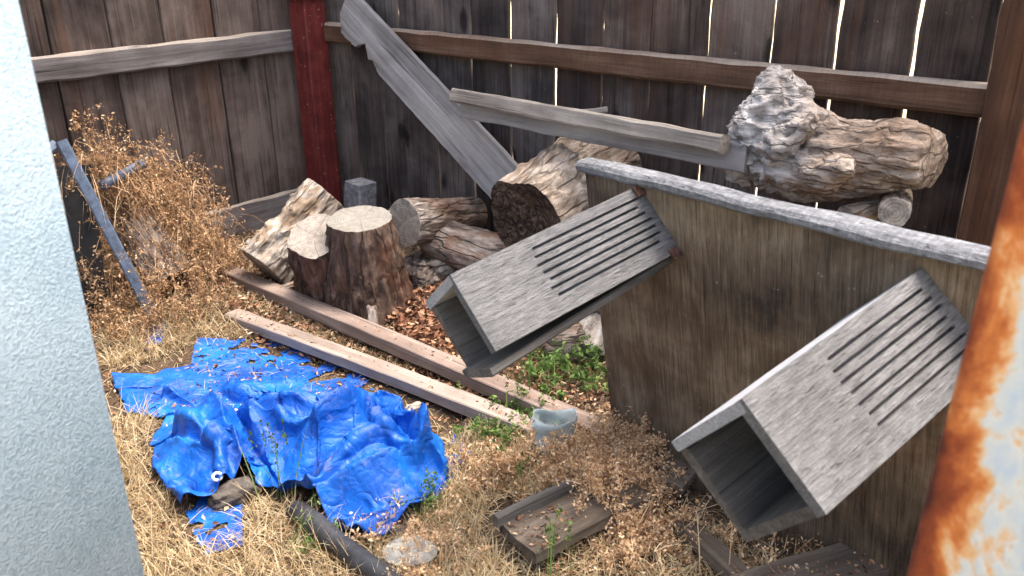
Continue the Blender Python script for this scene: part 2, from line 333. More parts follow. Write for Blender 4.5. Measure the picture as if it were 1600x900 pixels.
MT['concrete'] = plain('grey_concrete', S(92, 92, 94), S(138, 138, 140), .95, sc=40, spec=.1, bump=.6)
MT['concrete_dark'] = plain('dark_grey_lump', S(62, 57, 52), S(104, 97, 90), .95, sc=50, spec=.1, bump=.6)
MT['rusty'] = plain('rusty_iron', S(60, 42, 36), S(100, 72, 62), .9, sc=90, spec=.1, bump=.5)
MT['grommet'] = plain('grommet_metal', S(170, 172, 176), S(220, 220, 222), .4, .6)
def plastic(name, c, alpha):
    m = M_(name, .12, .5); m.b.inputs['Base Color'].default_value = c; m.b.inputs['Transmission Weight'].default_value = alpha; m.b.inputs['IOR'].default_value = 1.2
    co = m.coords((1, 1, 1)); m.bump(m.noise(co, 60, 3, .6), .3, .005); return m.m
MT['plastic_blue'] = plastic('clear_blue_plastic', S(214, 228, 232), .6)
MT['plastic_clear'] = plastic('clear_plastic', S(228, 228, 220), .7)
MT['straw'] = island('straw', [(0., S(96, 78, 56)), (.3, S(160, 137, 100)), (.65, S(194, 173, 134)), (1., S(218, 202, 170))], .7, .3)
MT['dead_weed'] = island('dead_weed', [(0., S(134, 102, 74)), (.3, S(196, 156, 116)), (.65, S(222, 188, 146)), (1., S(236, 214, 180))], .8, .25)
MT['dead_orange'] = island('dead_weed_orange', [(0., S(70, 52, 40)), (.3, S(136, 102, 72)), (.65, S(186, 148, 108)), (1., S(218, 190, 152))], .8, .25)
MT['litter'] = island('leaf_litter', [(0., S(66, 44, 32)), (.3, S(112, 78, 56)), (.55, S(150, 110, 82)), (.8, S(176, 142, 110)), (1., S(206, 184, 154))], .85, .1)
MT['chips'] = island('wood_chips', [(0., S(72, 46, 34)), (.4, S(124, 84, 62)), (.75, S(166, 122, 92)), (1., S(196, 160, 128))], .9)
MT['green'] = island('green_weed', [(0., S(62, 84, 40)), (.4, S(88, 116, 56)), (.75, S(114, 140, 72)), (1., S(146, 164, 96))], .6, .35)
# ---------------------------------------------------------------- the setting
def ground_sheet():
    xs = np.arange(-3.2, 2.4, .035); ys = np.arange(-.6, 5.2, .035); V = []; Fc = []
    keep = {}
    for i, x in enumerate(xs):
        for j, y in enumerate(ys):
            s, t = st(Vector((x, y, 0)))
            if s < -.12 or t < -.12: continue
            keep[i, j] = len(V); V.append((x, y, gh(x, y)))
    for i in range(len(xs)-1):
        for j in range(len(ys)-1):
            q = [(i, j), (i+1, j), (i+1, j+1), (i, j+1)]
            if all(k in keep for k in q): Fc.append([keep[k] for k in q])
    return mesh('ground', V, Fc)
setp(put('ground', ground_sheet(), MT['dirt']), kind='structure')
Q = 300
setp(put('neighbouring_ground', mesh('neighbouring_ground', [(-Q, -Q, -.09), (Q, -Q, -.09), (Q, Q, -.09), (-Q, Q, -.09)], [(0, 1, 2, 3)]), MT['outer']), kind='structure')
# fences -------------------------------------------------------------
def fence_board(par, run, d, a, b, z0, z1, mat, depth=-.052, tilt=0., ch=.003, jit=.0035):
    """one upright board between a and b along a run; d points away from the yard"""
    base = CO + run*((a+b)/2) - d*depth
    me = plank_mesh('board', z1-z0, b-a, .018, n=40, ch=ch, jit=jit, bow=random.uniform(-.004, .004), twist=random.uniform(-.03, .03), seed=random.randint(0, 9999))
    x = (UP + run*tilt).normalized()
    M = frame(base+UP*z0, x, d)
    return put('board', me, mat, par, M, smooth=False)
fr = thing('wooden_fence', 'long dark plank fence behind the logs, light glowing through its gaps', 'fence', F(1.4, 0))
DR = -LV; DL = -RV
def s_of(u, v=5): return st(tp(u, v, -.045))[0]
edges = [s_of(u) for u in (572, 621, 676, 735, 797, 868, 943, 1020, 1110, 1210, 1314, 1440, 1572)]
edges = [-.03, .21, .40]+[e for e in edges if e > .5]
gw = [.003, .003, .005]+[.006]*20
gaps = {676: 8, 735: 8, 797: 9, 868: 9, 943: 5, 1020: 6, 1110: 7, 1210: 9, 1314: 11, 1440: 14, 1572: 18}
gl = {round(s_of(u), 4): g/1000 for u, g in gaps.items()}
for i in range(len(edges)-1):
    a, b = edges[i], edges[i+1]; ga = gl.get(round(a, 4), .004)/2; gb = gl.get(round(b, 4), .004)/2
    fence_board(fr, RV, DR, a+ga, b-gb, .01, 1.86+random.uniform(-.01, .01), MT['fence'] if i > 7 else MT['fence_dark'], tilt=random.uniform(-.002, .002))
sE = edges[-1]+.012
for i in range(4): fence_board(fr, RV, DR, sE+.10+i*.2, sE+.29+i*.2, .01, 1.86, MT['fence'])
plank('rail', F(.1, -.016, .832), F(sE, -.016, .832), LV, .083, .048, MT['rail_brown'], fr, n=60, jit=.003, ch=.009)
plank('rail', F(.1, -.022, 1.70), F(sE, -.022, 1.70), LV, .086, .038, MT['rail_brown'], fr)
plank('rail', F(sE+.093, -.022, .832), F(sE+.9, -.022, .832), LV, .083, .038, MT['rail_brown'], fr)
plank('end_post', F(sE+.045, -.005, -.05), F(sE+.045, -.005, 1.95), LV, .09, .09, MT['post_brown'], fr, jit=.003)
fl = thing('wooden_fence', 'brown plank fence with a grey rail, left of the red post', 'fence', F(0, .8))
def t_of(u, v=5): return st(sp(u, v, -.045))[1]
le = [.02]+sorted(t_of(u) for u in (462, 402, 330, 247, 163, 65))
le += [le[-1]+.2*(k+1) for k in range(6)]
for i in range(len(le)-1):
    fence_board(fl, LV, DL, le[i]+.003, le[i+1]-.003, .01, 1.86+random.uniform(-.01, .01), MT['fence'], depth=-.05-.002*(i % 2), ch=.004, jit=.0012)
for t_ in le[1:-1]: plank('batten', F(-.081, t_, .01), F(-.081, t_, 1.84), RV, .05, .012, MT['fence_dark'], fl, n=6)  # strips added behind the boards to stop backlight glowing through the gaps
plank('rail', F(-.022, .08, .800), F(-.022, 2.3, .800), RV, .092, .038, MT['rail_grey'], fl, n=50, jit=.004, ch=.008)
plank('rail', F(-.022, .08, 1.70), F(-.022, 2.3, 1.70), RV, .09, .038, MT['rail_grey'], fl)
plank('kickboard', F(.0, .12, .075), F(.0, 2.3, .085), RV, .14, .03, MT['rail_grey'], fl, n=40, jit=.004)
# red corner post
rp = thing('corner_post', 'dark red painted square post in the fence corner', 'post', F(.06, .06))
plank('shaft', F(.055, .045, -.05), F(.055, .045, .955), RV, .112, .112, MT['red'], rp, ch=.006)
plank('collar', F(.055, .045, .955), F(.055, .045, .972), RV, .100, .100, MT['red'], rp, ch=.004)
plank('upper_shaft', F(.055, .045, .972), F(.055, .045, 2.0), RV, .116, .116, MT['red'], rp, ch=.006)
# stucco house corner on the left
E = at(133, 450, 1.18); es, et = st(E)
def block(s0, s1, t0, t1, z0, z1):
    return [F(s0, t0, z0), F(s1, t0, z0), F(s1, t1, z0), F(s0, t1, z0), F(s0, t0, z1), F(s1, t0, z1), F(s1, t1, z1), F(s0, t1, z1)]
def wall_mesh():
    bm = bmesh.new(); vs = [bm.verts.new(v) for v in block(es-1.1, es, et, et+3.2, -.05, 2.2)]
    for f in [(3, 2, 1, 0), (4, 5, 6, 7), (1, 5, 4, 0), (2, 6, 5, 1), (3, 7, 6, 2), (0, 4, 7, 3)]: bm.faces.new([vs[i] for i in f])
    bmesh.ops.recalc_face_normals(bm, faces=bm.faces)
    bmesh.ops.bevel(bm, geom=[e for e in bm.edges], offset=.012, segments=3, affect='EDGES')
    me = bpy.data.meshes.new('house_wall'); bm.to_mesh(me); bm.free(); return me
setp(put('house_wall', wall_mesh(), MT['stucco']), 'pale blue stucco house wall filling the left edge of the view', 'wall')
# rusty post close on the right
def rust_post():
    y = .66; t = pln(1600, 165, Vector((0, y, 0)), Vector((0, 1, 0))); b = pln(1412, 900, Vector((0, y, 0)), Vector((0, 1, 0)))
    d = (t-b)/(t.z-b.z); base = b - d*(b.z+.03); top = b + d*(2.0-b.z)
    fx = Vector((1, -.85, 0)).normalized(); fy = Vector((.25, 1, 0)).normalized()
    Wd, Dp, c = .18, .09, .012; prof = []
    for cx, cy, a0 in ((c, c, 180), (Wd-c, c, 270), (Wd-c, Dp-c, 0), (c, Dp-c, 90)):
        for k in range(4): a = R(a0+k*30); prof.append((cx+c*math.cos(a), cy+c*math.sin(a)))
    zc = (top-base); V = []; Fc = []; n = 30; m = len(prof)
    for i in range(n+1):
        o = Vector((-.09, -.045, 0)) ; k = i/n
        for (x, yy) in prof: V.append((x-.09, yy-.045, zc.length*k))
    for i in range(n):
        for j in range(m): Fc.append((i*m+j, i*m+(j+1) % m, (i+1)*m+(j+1) % m, (i+1)*m+j))
    Fc.append(tuple(reversed(range(m)))); Fc.append(tuple(n*m+j for j in range(m)))
    me = mesh('rusty_post', V, Fc); z = zc.normalized(); y2 = z.cross(fx).normalized(); x2 = y2.cross(z)
    org = base + x2*.09 + y2*.045
    M = Matrix(((x2.x, y2.x, z.x, org.x), (x2.y, y2.y, z.y, org.y), (x2.z, y2.z, z.z, org.z), (0, 0, 0, 1)))
    return put('rusty_post', me, MT['rust'], None, M)
setp(rust_post(), 'thick steel post with flaking white paint and orange rust at the right edge', 'post')
# ---------------------------------------------------------------- wooden panel with two square chutes
def rotm(a, b, g): return Matrix.Rotation(a, 3, 'Z') @ Matrix.Rotation(b, 3, 'X') @ Matrix.Rotation(g, 3, 'Y')
PM = rotm(-.884, .145, -.024); PP = Vector((.259, 1.941, 0))
PX, PY, PZ = PM.col[0], PM.col[1], PM.col[2]
def pw(x, y, z): return PP + PX*x + PY*y + PZ*z
pan = thing('panel_stand', 'brown plywood panel with a rounded grey top rail, leaning forward behind the two chutes', 'panel', pw(.5, 0, 0))
pl = plank('panel_sheet', pw(.55, .010, -.06), pw(.55, .010, .752), PY, 1.10, .018, MT['panel'], pan, n=24)
plank('top_rail', pw(-.006, .008, .764), pw(1.12, .008, .764), PZ, .048, .027, MT['trim'], pan, n=90, ch=.0085, jit=.004)
for x in (.05, 1.02): plank('back_batten', pw(x, .042, -.05), pw(x, .042, .72), PY, .06, .038, MT['brown_board'], pan)
def chute(a, b, L, s1, s2, ph, label, droop):
    e1 = (PX*math.cos(ph)-PZ*math.sin(ph)).normalized(); e2 = (-PX*math.sin(ph)-PZ*math.cos(ph)).normalized(); nn = -PY
    A = pw(a, 0, b); T = .019
    th = thing('wooden_chute', label, 'wooden box', A+e1*s1*.5+e2*s2*.5+nn*(L*.5), None)
    # grooved plate: real slots milled into it, local x along the chute, y down the slope, z outwards
    gL0, gL1 = .015, L*.66; ng = 7; gw_, pitch = .0056, s1*.104; y0 = s1*.13; out = -e2
    bm = bmesh.new()
    def bx(x0, x1, yy0, yy1, z0, z1):
        vs = [bm.verts.new((x, y, z)) for x in (x0, x1) for y in (yy0, yy1) for z in (z0, z1)]
        for f in [(0, 1, 3, 2), (4, 6, 7, 5), (0, 4, 5, 1), (2, 3, 7, 6), (0, 2, 6, 4), (1, 5, 7, 3)]: bm.faces.new([vs[i] for i in f])
    zb, zt, zf = -T, 0., -.013
    xs_ = sorted({0., gL0, gL1, L})
    gl_ = [(y0+k*pitch, y0+k*pitch+gw_, gL0+random.uniform(0, .02), gL1-.002-random.uniform(0, .012)) for k in range(ng)]
    bx(0, L, 0, s1, zb, zf)                               # floor of the slots
    bx(gL1, L, 0, s1, zf+.0001, zt)                       # solid lower end
    prev = 0.
    for (ya, yb, xa, xb) in gl_:
        bx(0, gL1, prev, ya, zf+.0001, zt)
        bx(0, xa, ya, yb, zf+.0001, zt); bx(xb, gL1, ya, yb, zf+.0001, zt); prev = yb
    bx(0, gL1, prev, s1, zf+.0001, zt)
    me = bpy.data.meshes.new('grooved_board'); bm.to_mesh(me); bm.free()
    x2 = nn; y2 = e1; z2 = x2.cross(y2)
    if z2.dot(out) < 0: 
        x2 = nn; z2 = out
    Mx = Matrix(((x2.x, y2.x, out.x, A.x), (x2.y, y2.y, out.y, A.y), (x2.z, y2.z, out.z, A.z), (0, 0, 0, 1)))
    put('grooved_board', me, MT['box'], th, Mx, smooth=False)
    # upper left, lower left and lower right boards
    o = A + e2*.0005
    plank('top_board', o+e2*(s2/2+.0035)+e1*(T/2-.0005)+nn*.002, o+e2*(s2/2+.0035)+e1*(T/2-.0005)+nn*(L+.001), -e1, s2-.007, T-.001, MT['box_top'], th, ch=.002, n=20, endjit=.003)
    ll = A+e2*(s2-T/2)+e1*(s1*.5+T*.4)
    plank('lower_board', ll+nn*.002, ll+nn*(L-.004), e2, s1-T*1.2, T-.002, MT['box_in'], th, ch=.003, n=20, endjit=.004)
    rr = A+e1*(s1-T/2)+e2*(s2*.5+T*.3)
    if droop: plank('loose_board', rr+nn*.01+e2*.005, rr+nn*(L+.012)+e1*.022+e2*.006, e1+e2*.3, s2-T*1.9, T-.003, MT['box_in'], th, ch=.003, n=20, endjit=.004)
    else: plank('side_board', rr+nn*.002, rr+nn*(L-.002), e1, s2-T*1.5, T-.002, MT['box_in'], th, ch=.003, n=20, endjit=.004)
    if droop:
        for q, nm in ((A+nn*.012-e2*.004, 0), (A+e1*(s1*.93)+nn*.02-e2*.004, 1)):
            plank('rusty_bracket', q, q+e1*.024, out, .022, .008, MT['rusty'], th, ch=.003, jit=.004, n=6)
    return th
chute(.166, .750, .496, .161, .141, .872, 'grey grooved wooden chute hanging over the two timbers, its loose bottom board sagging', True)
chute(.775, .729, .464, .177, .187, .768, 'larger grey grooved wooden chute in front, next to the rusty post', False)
# ---------------------------------------------------------------- logs
def log_mesh(name, p0, p1, r0, r1, seed, amp=.012, n=90, m=110, oval=1., bend=0., capin=.0, bell=None, fr_=5., cut=None, ripple=.06):
    """tapered log with bark ridges; material 0 bark, 1 sawn ends; local x along the axis"""
    L = (p1-p0).length; V = []; Fc = []; ph = seed*3.7
    for i in range(n+1):
        k = i/n; x = L*k; r = r0+(r1-r0)*k
        if bell: r *= bell(k)
        for j in range(m):
            a = 2*math.pi*j/m; ca, sa = math.cos(a), math.sin(a)
            q = Vector((x*1.5/max(r0, .05)*.1+ph, ca*1.6, sa*1.6))
            lo = noise.noise((ca*1.1+ph, sa*1.1, x*3))*ripple*2
            rid = noise.ridged_multi_fractal((x*4+ph, ca*fr_*.55, sa*fr_*.55), 1., 2.1, 4, 1., 2.)
            fi = noise.noise((x*28+ph, ca*9, sa*9))
            fe = .35+.65*sm(0, .12, min(k, 1-k)); rr = r*(1+lo)+fe*(amp*(rid*.55-.6)+amp*.35*fi)
            b = bend*math.sin(math.pi*k)
            V.append((x, ca*rr*oval, sa*rr+b))
    for i in range(n):
        for j in range(m): Fc.append((i*m+j, (i+1)*m+j, (i+1)*m+(j+1) % m, i*m+(j+1) % m))
    nb = len(Fc)
    for ring, s_, off in ((0, -1, 0), (n, 1, 0)):
        prev = [ring*m+j for j in range(m)]
        for q, sc in enumerate((.97, .7, .4, .15)):
            cur = []
            for j in range(m):
                v = V[ring*m+j]; cur.append(len(V))
                V.append((v[0]-s_*capin*(1-sc)*1.2+.003*noise.noise((v[1]*40*sc, v[2]*40*sc, seed)), v[1]*sc, v[2]*sc))
            for j in range(m):
                f = (prev[j], prev[(j+1) % m], cur[(j+1) % m], cur[j]); Fc.append(f if s_ < 0 else f[::-1])
            prev = cur
        f = tuple(prev); Fc.append(f if s_ < 0 else f[::-1])
    me = mesh(name, V, Fc)
    Fn = [1 if i >= nb else 0 for i in range(len(Fc))]
    return me, Fn
def log(name, label, p0, p1, r0, r1, seed, mb, mc, up=UP, cat='log', parent=None, group=None, **kw):
    me, mi = log_mesh(name, p0, p1, r0, r1, seed, **kw)
    me.materials.append(mb); me.materials.append(mc); me.polygons.foreach_set('material_index', mi)
    d = (p1-p0).normalized(); u = up if abs(d.dot(up)) < .9 else Vector((0, 1, 0))
    o = put(name, me, None, parent, frame(p0, p1-p0, u)); me.shade_smooth()
    if parent is None: setp(o, label, cat, group)
    return o
def G(u, v, z=0.): p = gp(u, v, z); return p
# stump
sb = gp(580, 484); stp = thing('tree_stump', 'upright reddish brown stump with a pale sawn top', 'stump', sb)
top = at(562, 341, 2.82); 
log('trunk', None, Vector((sb.x, sb.y, -.03)), top, .162, .110, 3, MT['bark_red'], MT['cut_pale'], parent=stp, amp=.020, bell=lambda k: 1+.10*math.exp(-((k)/.15)**2), ripple=.05)
lb = gp(516, 462); lt = at(490, 368, 2.86)
log('side_trunk', None, Vector((lb.x, lb.y, -.03)), lt, .115, .098, 9, MT['bark_red'], MT['cut_grey'], parent=stp, amp=.020, oval=.9, ripple=.10)
# split pale log behind the stump
p0 = gp(418, 425, .07); p1 = at(515, 312, 3.28)
log('split_log', 'chunky pale weathered log with peeling bark leaning behind the stump', p0, p1, .135, .11, 21, MT['bark_split'], MT['bark_split'], amp=.05, oval=.75, fr_=4, ripple=.16)
# short log with sawn end, behind stump on the right
a0 = at(630, 350, 2.98); a1 = at(742, 334, 3.26)
log('short_log', 'short log with a grey round sawn end lying just behind the stump', a0, a1, .086, .066, 5, MT['bark_grey'], MT['cut_grey'], amp=.010, ripple=.05)
# big pale log
b0 = at(822, 348, 2.62); b1 = at(945, 262, 2.92)
log('big_log', 'fat pale log with a dark rotten end, behind the left end of the panel', b0, b1, .158, .160, 12, MT['bark_pale'], MT['cut_dark'], amp=.034, capin=.05, ripple=.09, fr_=4)
# logs of the pile underneath
def under(label, u0, v0, D0, u1, v1, D1, r, seed, mb='bark_grey', **kw):
    return log('pile_log', label, at(u0, v0, D0), at(u1, v1, D1), r, r*.95, seed, MT[mb], MT['cut_dark'], amp=.012, n=50, m=60, **kw)
# gnarled log ---------------------------------------------------------
def burl():
    t0 = .24
    sph = []
    def P(u, v, rpx, dt=0.): 
        p = tp(u, v, t0+dt); return p, rpx/FPX*(p-EYE).length
    chain = [[(1168, 248, 34, 0), (1192, 205, 50, 0), (1218, 168, 50, -.02), (1208, 135, 28, -.02)],
             [(1185, 235, 42, 0), (1240, 240, 62, -.03), (1300, 250, 64, -.02), (1360, 248, 55, .0), (1405, 240, 50, .02), (1432, 246, 46, .03)],
             [(1240, 170, 24, .02), (1270, 190, 26, .02), (1300, 210, 30, 0.)],
             [(1215, 260, 30, .06), (1290, 272, 30, .09), (1314, 262, 20, .12), (1322, 262, 13, .155)],
             [(1190, 250, 26, .06), (1230, 215, 20, .10), (1262, 190, 14, .10)], [(1400, 222, 26, .05), (1440, 215, 18, .05)]]
    bm = bmesh.new(); bmesh.ops.create_icosphere(bm, subdivisions=2, radius=1); SV = np.array([v.co[:] for v in bm.verts]); SF = np.array([[v.index for v in f.verts] for f in bm.faces]); bm.free()
    VV = []; FF = []
    for c in chain:
        for (a, b) in zip(c[:-1], c[1:]):
            pa, ra = P(*a); pb, rb = P(*b); n = max(2, int((pb-pa).length/.016))
            for i in range(n+1):
                k = i/n; FF.append(SF+len(VV)*len(SV)); VV.append(SV*(ra+(rb-ra)*k)+np.array(pa.lerp(pb, k)))
    me = npmesh('tmp', np.vstack(VV), np.vstack(FF))
    o = bpy.data.objects.new('tmp', me); col.objects.link(o)
    md = o.modifiers.new('r', 'REMESH'); md.mode = 'VOXEL'; md.voxel_size = .0048
    dg = bpy.context.evaluated_depsgraph_get(); ev = o.evaluated_get(dg); me2 = bpy.data.meshes.new_from_object(ev)
    bpy.data.objects.remove(o); bpy.data.meshes.remove(me)
    me2.update()
    holes = [(tp(1221, 158, t0+.10), .034), (tp(1248, 163, t0+.09), .03), (tp(1226, 205, t0+.13), .03), (tp(1322, 258, t0+.19), .022)]
    cut = tp(1440, 246, t0+.03); ax = (tp(1460, 250, t0)-tp(1380, 240, t0)).normalized()
    ctr = tp(1290, 240, t0); 
    nrms = [v.normal.copy() for v in me2.vertices]; newco = []
    for v, nm in zip(me2.vertices, nrms):
        p = v.co.copy(); k = sm(-.05, .16, -(p-ctr).dot(ax)+.05)
        q = Vector(((p-ctr).dot(ax)*5, p.dot(LV)*26, p.z*26))
        g = noise.ridged_multi_fractal(q, 1., 2., 4, 1., 2.)
        q2 = p*20; h = noise.ridged_multi_fractal(q2, 1., 2.1, 5, 1., 2.); b_ = noise.noise(p*11)
        d = (1-k)*(.009*(g-1.1)) + k*(.019*(h-1.1)+.020*b_) + .0015*noise.noise(p*70)
        for (hc, hr) in holes:
            dd = (p-hc).length
            if dd < hr*1.8: d -= .05*math.exp(-(dd/hr*1.3)**2)
        newco.extend(p + nm*d)
    me2.vertices.foreach_set('co', newco); me2.update()
    # saw the right end off flat
    bm = bmesh.new(); bm.from_mesh(me2)
    g_ = bmesh.ops.bisect_plane(bm, geom=bm.verts[:]+bm.edges[:]+bm.faces[:], plane_co=cut+ax*.03, plane_no=(ax+LV*.22-UP*.05).normalized(), clear_outer=True)
    be = [e for e in g_['geom_cut'] if isinstance(e, bmesh.types.BMEdge)]
    nf = len(bm.faces)
    r_ = bmesh.ops.edgeloop_fill(bm, edges=be)
    bm.to_mesh(me2); bm.free()
    c0 = ctr; Mi = frame(c0, ax, UP)
    me2.transform(Mi.inverted()); me2.name = 'gnarled_log'
    o = put('gnarled_log', me2, MT['bark_burl'], None, Mi); return o
setp(burl(), 'gnarled pale log with a knotty burl lying on top of the pile by the fence', 'log')
# round log ends and hidden supports under it
def tz(u, v, t): return tp(u, v, t)
log('pile_log', 'small round grey log end poking out under the gnarled log', tp(1398, 333, .36), tp(1400, 305, .06), .036, .04, 31, MT['bark_burl'], MT['cut_grey'], amp=.006, n=40, m=60)
log('pile_log', 'flat pale piece of split wood under the gnarled log', tp(1320, 338, .33), tp(1372, 326, .24), .028, .026, 33, MT['bark_burl'], MT['cut_grey'], amp=.008, n=40, m=50)
def pile(label, s0, t0, z0, s1, t1, z1, r, seed, mb='bark_grey'):
    return log('pile_log', label, F(s0, t0, z0), F(s1, t1, z1), r, r*.95, seed, MT[mb], MT['cut_dark'], amp=.012, n=46, m=60)
pile('long thick log lying behind the panel, under the gnarled log', 1.75, .30, .18, 2.62, .28, .19, .12, 41)
pile('brown log stacked behind the panel under the gnarled log, nearest the fence', 1.7, .13, .40, 2.60, .14, .40, .10, 42)
pile('brown log on the pile behind the panel, under the small round log end', 2.0, .33, .42, 2.62, .32, .43, .09, 43, 'bark_red')
pile('brown log lying below the fat pale log, between the short log and the upper chute', 1.05, .28, .16, 1.7, .30, .17, .09, 44)
# ---------------------------------------------------------------- leaning plank and old board
p0 = tp(538, 12, .03); p1 = tp(838, 338, .13)
def leaning():
    L = (p1-p0).length; n = 160; W2 = .088; T = .024; V = []; Fc = []
    def edge(x):      # the rotten bite and split on the lower edge near the top
        e = -W2 + .003*noise.noise((x*20, 0, 0))
        e += .030*sm(0.26, .235, x)*sm(.04, .2, x) if False else 0
        e += (.050*max(0, 1-abs(x-.20)/.045)**.7 if abs(x-.20) < .045 else 0) + (.022*max(0, 1-abs(x-.275)/.05) if abs(x-.275) < .05 else 0)
        e += .016*abs(noise.noise((x*38, 2, 0)))*sm(.02, .10, x)*sm(.36, .28, x) if x < .36 else 0
        if x < .05: e += (0.05-x)*1.2
        return e
    for i in range(n+1):
        x = L*i/n; lo = edge(x); hi = W2+.002*noise.noise((x*16, 5, 0))
        for z in (-T/2, T/2):
            for k in range(5): V.append((x, lo+(hi-lo)*k/4, z+.002*noise.noise((x*6, k*.5, 0))))
    m = 10
    for i in range(n):
        a = i*m; b = a+m
        for k in range(4):
            Fc.append((a+k, b+k, b+k+1, a+k+1)[::-1]); Fc.append((a+5+k, b+5+k, b+6+k, a+6+k))
        Fc.append((a, a+5, b+5, b)[::-1]); Fc.append((a+4, b+4, b+9, a+9)[::-1])
    for a, s_ in ((0, 1), (n*m, -1)):
        for k in range(4): f = (a+k, a+k+1, a+k+6, a+k+5); Fc.append(f[::-s_] if s_ < 0 else f)
    me = mesh('leaning_plank', V, Fc); bm = bmesh.new(); bm.from_mesh(me); bmesh.ops.recalc_face_normals(bm, faces=bm.faces); bm.to_mesh(me); bm.free()
    x = (p1-p0).normalized(); zf = (LV+UP*.12).normalized()
    return put('leaning_plank', me, MT['grey_plank'], None, frame(p0, x, zf), smooth=False)
setp(leaning(), 'silvery grey plank with a rotten bite, leaning diagonally on the fence by the red post', 'plank')
ob = thing('battened_board', 'old grey board with a batten along its top edge, lying across the log pile', 'board', tp(930, 215, .2))
q0 = tp(710, 149, .20); q1 = tp(1133, 226, .36)
plank('batten', q0, q1, LV+UP*.25, .050, .042, MT['old_board'], ob, n=70, jit=.003, ch=.007, endjit=.008)
r0 = tp(722, 166, .165); r1 = tp(1168, 247, .325)
plank('board', r0, r1, LV+UP*.1, .080, .022, MT['grey_plank'], ob, n=50, jit=.003)
setp(plank('stick', tp(905, 176, .10), tp(948, 170, .02), LV, .02, .014, MT['old_board'], jit=.004), 'short pale stick between the battened board and the fence', 'stick')
# ---------------------------------------------------------------- timbers on the ground
def timber(label, u0, v0, u1, v1, z, W, T, mat, up=UP):
    a = gp(u0, v0, z); b = gp(u1, v1, z)
    return setp(plank('timber', a-UP*(T/2), b-UP*(T/2), up, W, T, mat, n=40, ch=.003, jit=.0015, bow=.006), label, 'timber')
timber('light tan timber on the ground, the one nearest the blue tarp', 362, 486, 838, 665, .044, .060, .036, MT['lumber'])
timber('brown timber on the ground passing under the chute and in front of the stump', 345, 416, 948, 668, .056, .064, .044, MT['lumber_dark'])
# grey block by the red post
setp(plank('grey_block', at(563, 330, 3.62)-UP*.03, at(563, 284, 3.62), LV, .105, .10, MT['concrete'], ch=.008, jit=.004), 'small grey block beside the foot of the red post', 'block')
# bark slabs and chunks near the stump
def chunk(label, u, v, z, L, W, T, ang, mat, seed, tilt=0.1):
    p = gp(u, v, z); d = Vector((math.cos(R(ang)), math.sin(R(ang)), tilt)).normalized()
    r_ = random.Random(seed); bm = bmesh.new()
    bmesh.ops.create_icosphere(bm, subdivisions=4, radius=1)
    for vv in bm.verts:
        c = vv.co; c = Vector([math.copysign(abs(t_)**.55, t_) for t_ in c])
        k = 1+.35*noise.noise(c*1.3+Vector((seed, 0, 0)))+.16*noise.noise(c*4+Vector((seed, 3, 0)))
        vv.co = Vector((c.x*L/2*k, c.y*W/2*k, c.z*T/2*(k+.25*noise.noise((c.x*2, c.y*9, seed)))))
    me = bpy.data.meshes.new('bark_chunk'); bm.to_mesh(me); bm.free()
    return setp(put('bark_chunk', me, mat, None, frame(p, d, UP)), label, 'bark')
ck = MT['bark_split']; cg = MT['bark_grey']
chunk('long orange-tan bark slab leaning beside the upper chute', 718, 398, .13, .24, .09, .05, 35, ck, 1, .25)
chunk('grey bark piece between the stump and the short log', 655, 412, .09, .20, .12, .06, 80, cg, 2, -.1)
chunk('small orange bark chip in front of the short log', 690, 375, .13, .08, .06, .04, 10, ck, 3)
chunk('flat grey bark slab under the short log', 715, 388, .09, .22, .12, .05, -20, cg, 4)
chunk('grey bark lump right of the stump base', 668, 440, .05, .10, .13, .08, 60, cg, 5)
chunk('rounded pale rotten lump at the foot of the split log', 453, 395, .12, .08, .08, .08, 30, ck, 6)
chunk('small grey bark strip between the split log and the brown timber', 452, 452, .04, .13, .05, .04, 35, cg, 7)
chunk('pale rubble lump in front of the stump, left side', 486, 462, .03, .08, .07, .06, 0, cg, 8)
chunk('upright grey splinter leaning on the stump front', 583, 503, .05, .10, .035, .02, 100, cg, 9, 1.8)
chunk('pale wood piece seen under the upper chute beside the panel edge', 925, 520, .10, .13, .13, .05, 70, ck, 10, .5)
chunk('dark grey wood lump under the upper chute', 885, 535, .07, .13, .11, .12, 10, cg, 11)
chunk('brown clod between the timber and the green weeds', 648, 640, .02, .05, .035, .03, 10, ck, 12)
# ---------------------------------------------------------------- steel frame on the left with an added dark sheet for the shade behind it
sf = thing('steel_frame', 'blue grey steel frame leaning in the dry weeds beside the house wall', 'frame', gp(248, 512))
f0 = gp(248, 512, .01); f1 = sp(96, 220, .36)
upv = (EYE-f0).normalized()
plank('long_bar', f0, f1, upv, .036, .022, MT['steel'], sf, ch=.005, jit=.0008)
k0 = f0.lerp(f1, .75); t0 = sp(160, 290, .40); t1 = sp(222, 256, .30)
put('cross_tube', tube_mesh('cross_tube', [t0.lerp(t1, i/6) for i in range(7)], [.017]*7, 14), MT['steel'], sf)
f2 = sp(78, 262, .42); plank('short_bar', f1-Vector((.02, 0, .01)), f2-Vector((.08, 0, 0)), upv, .03, .02, MT['steel'], sf, ch=.004)
plank('shade_sheet', f0+Vector((-.28, .02, .02)), f1+Vector((-.06, .06, -.10)), upv, .20, .012, MT['black_shade'], sf, n=20)  # made-up dark sheet standing in for shade among the weeds
log('weathered_log', 'rough grey log buried in the dead weeds left of the stump', gp(275, 440, .10), sp(196, 325, .26), .075, .07, 55, MT['bark_grey'], MT['cut_dark'], amp=.022, ripple=.12)
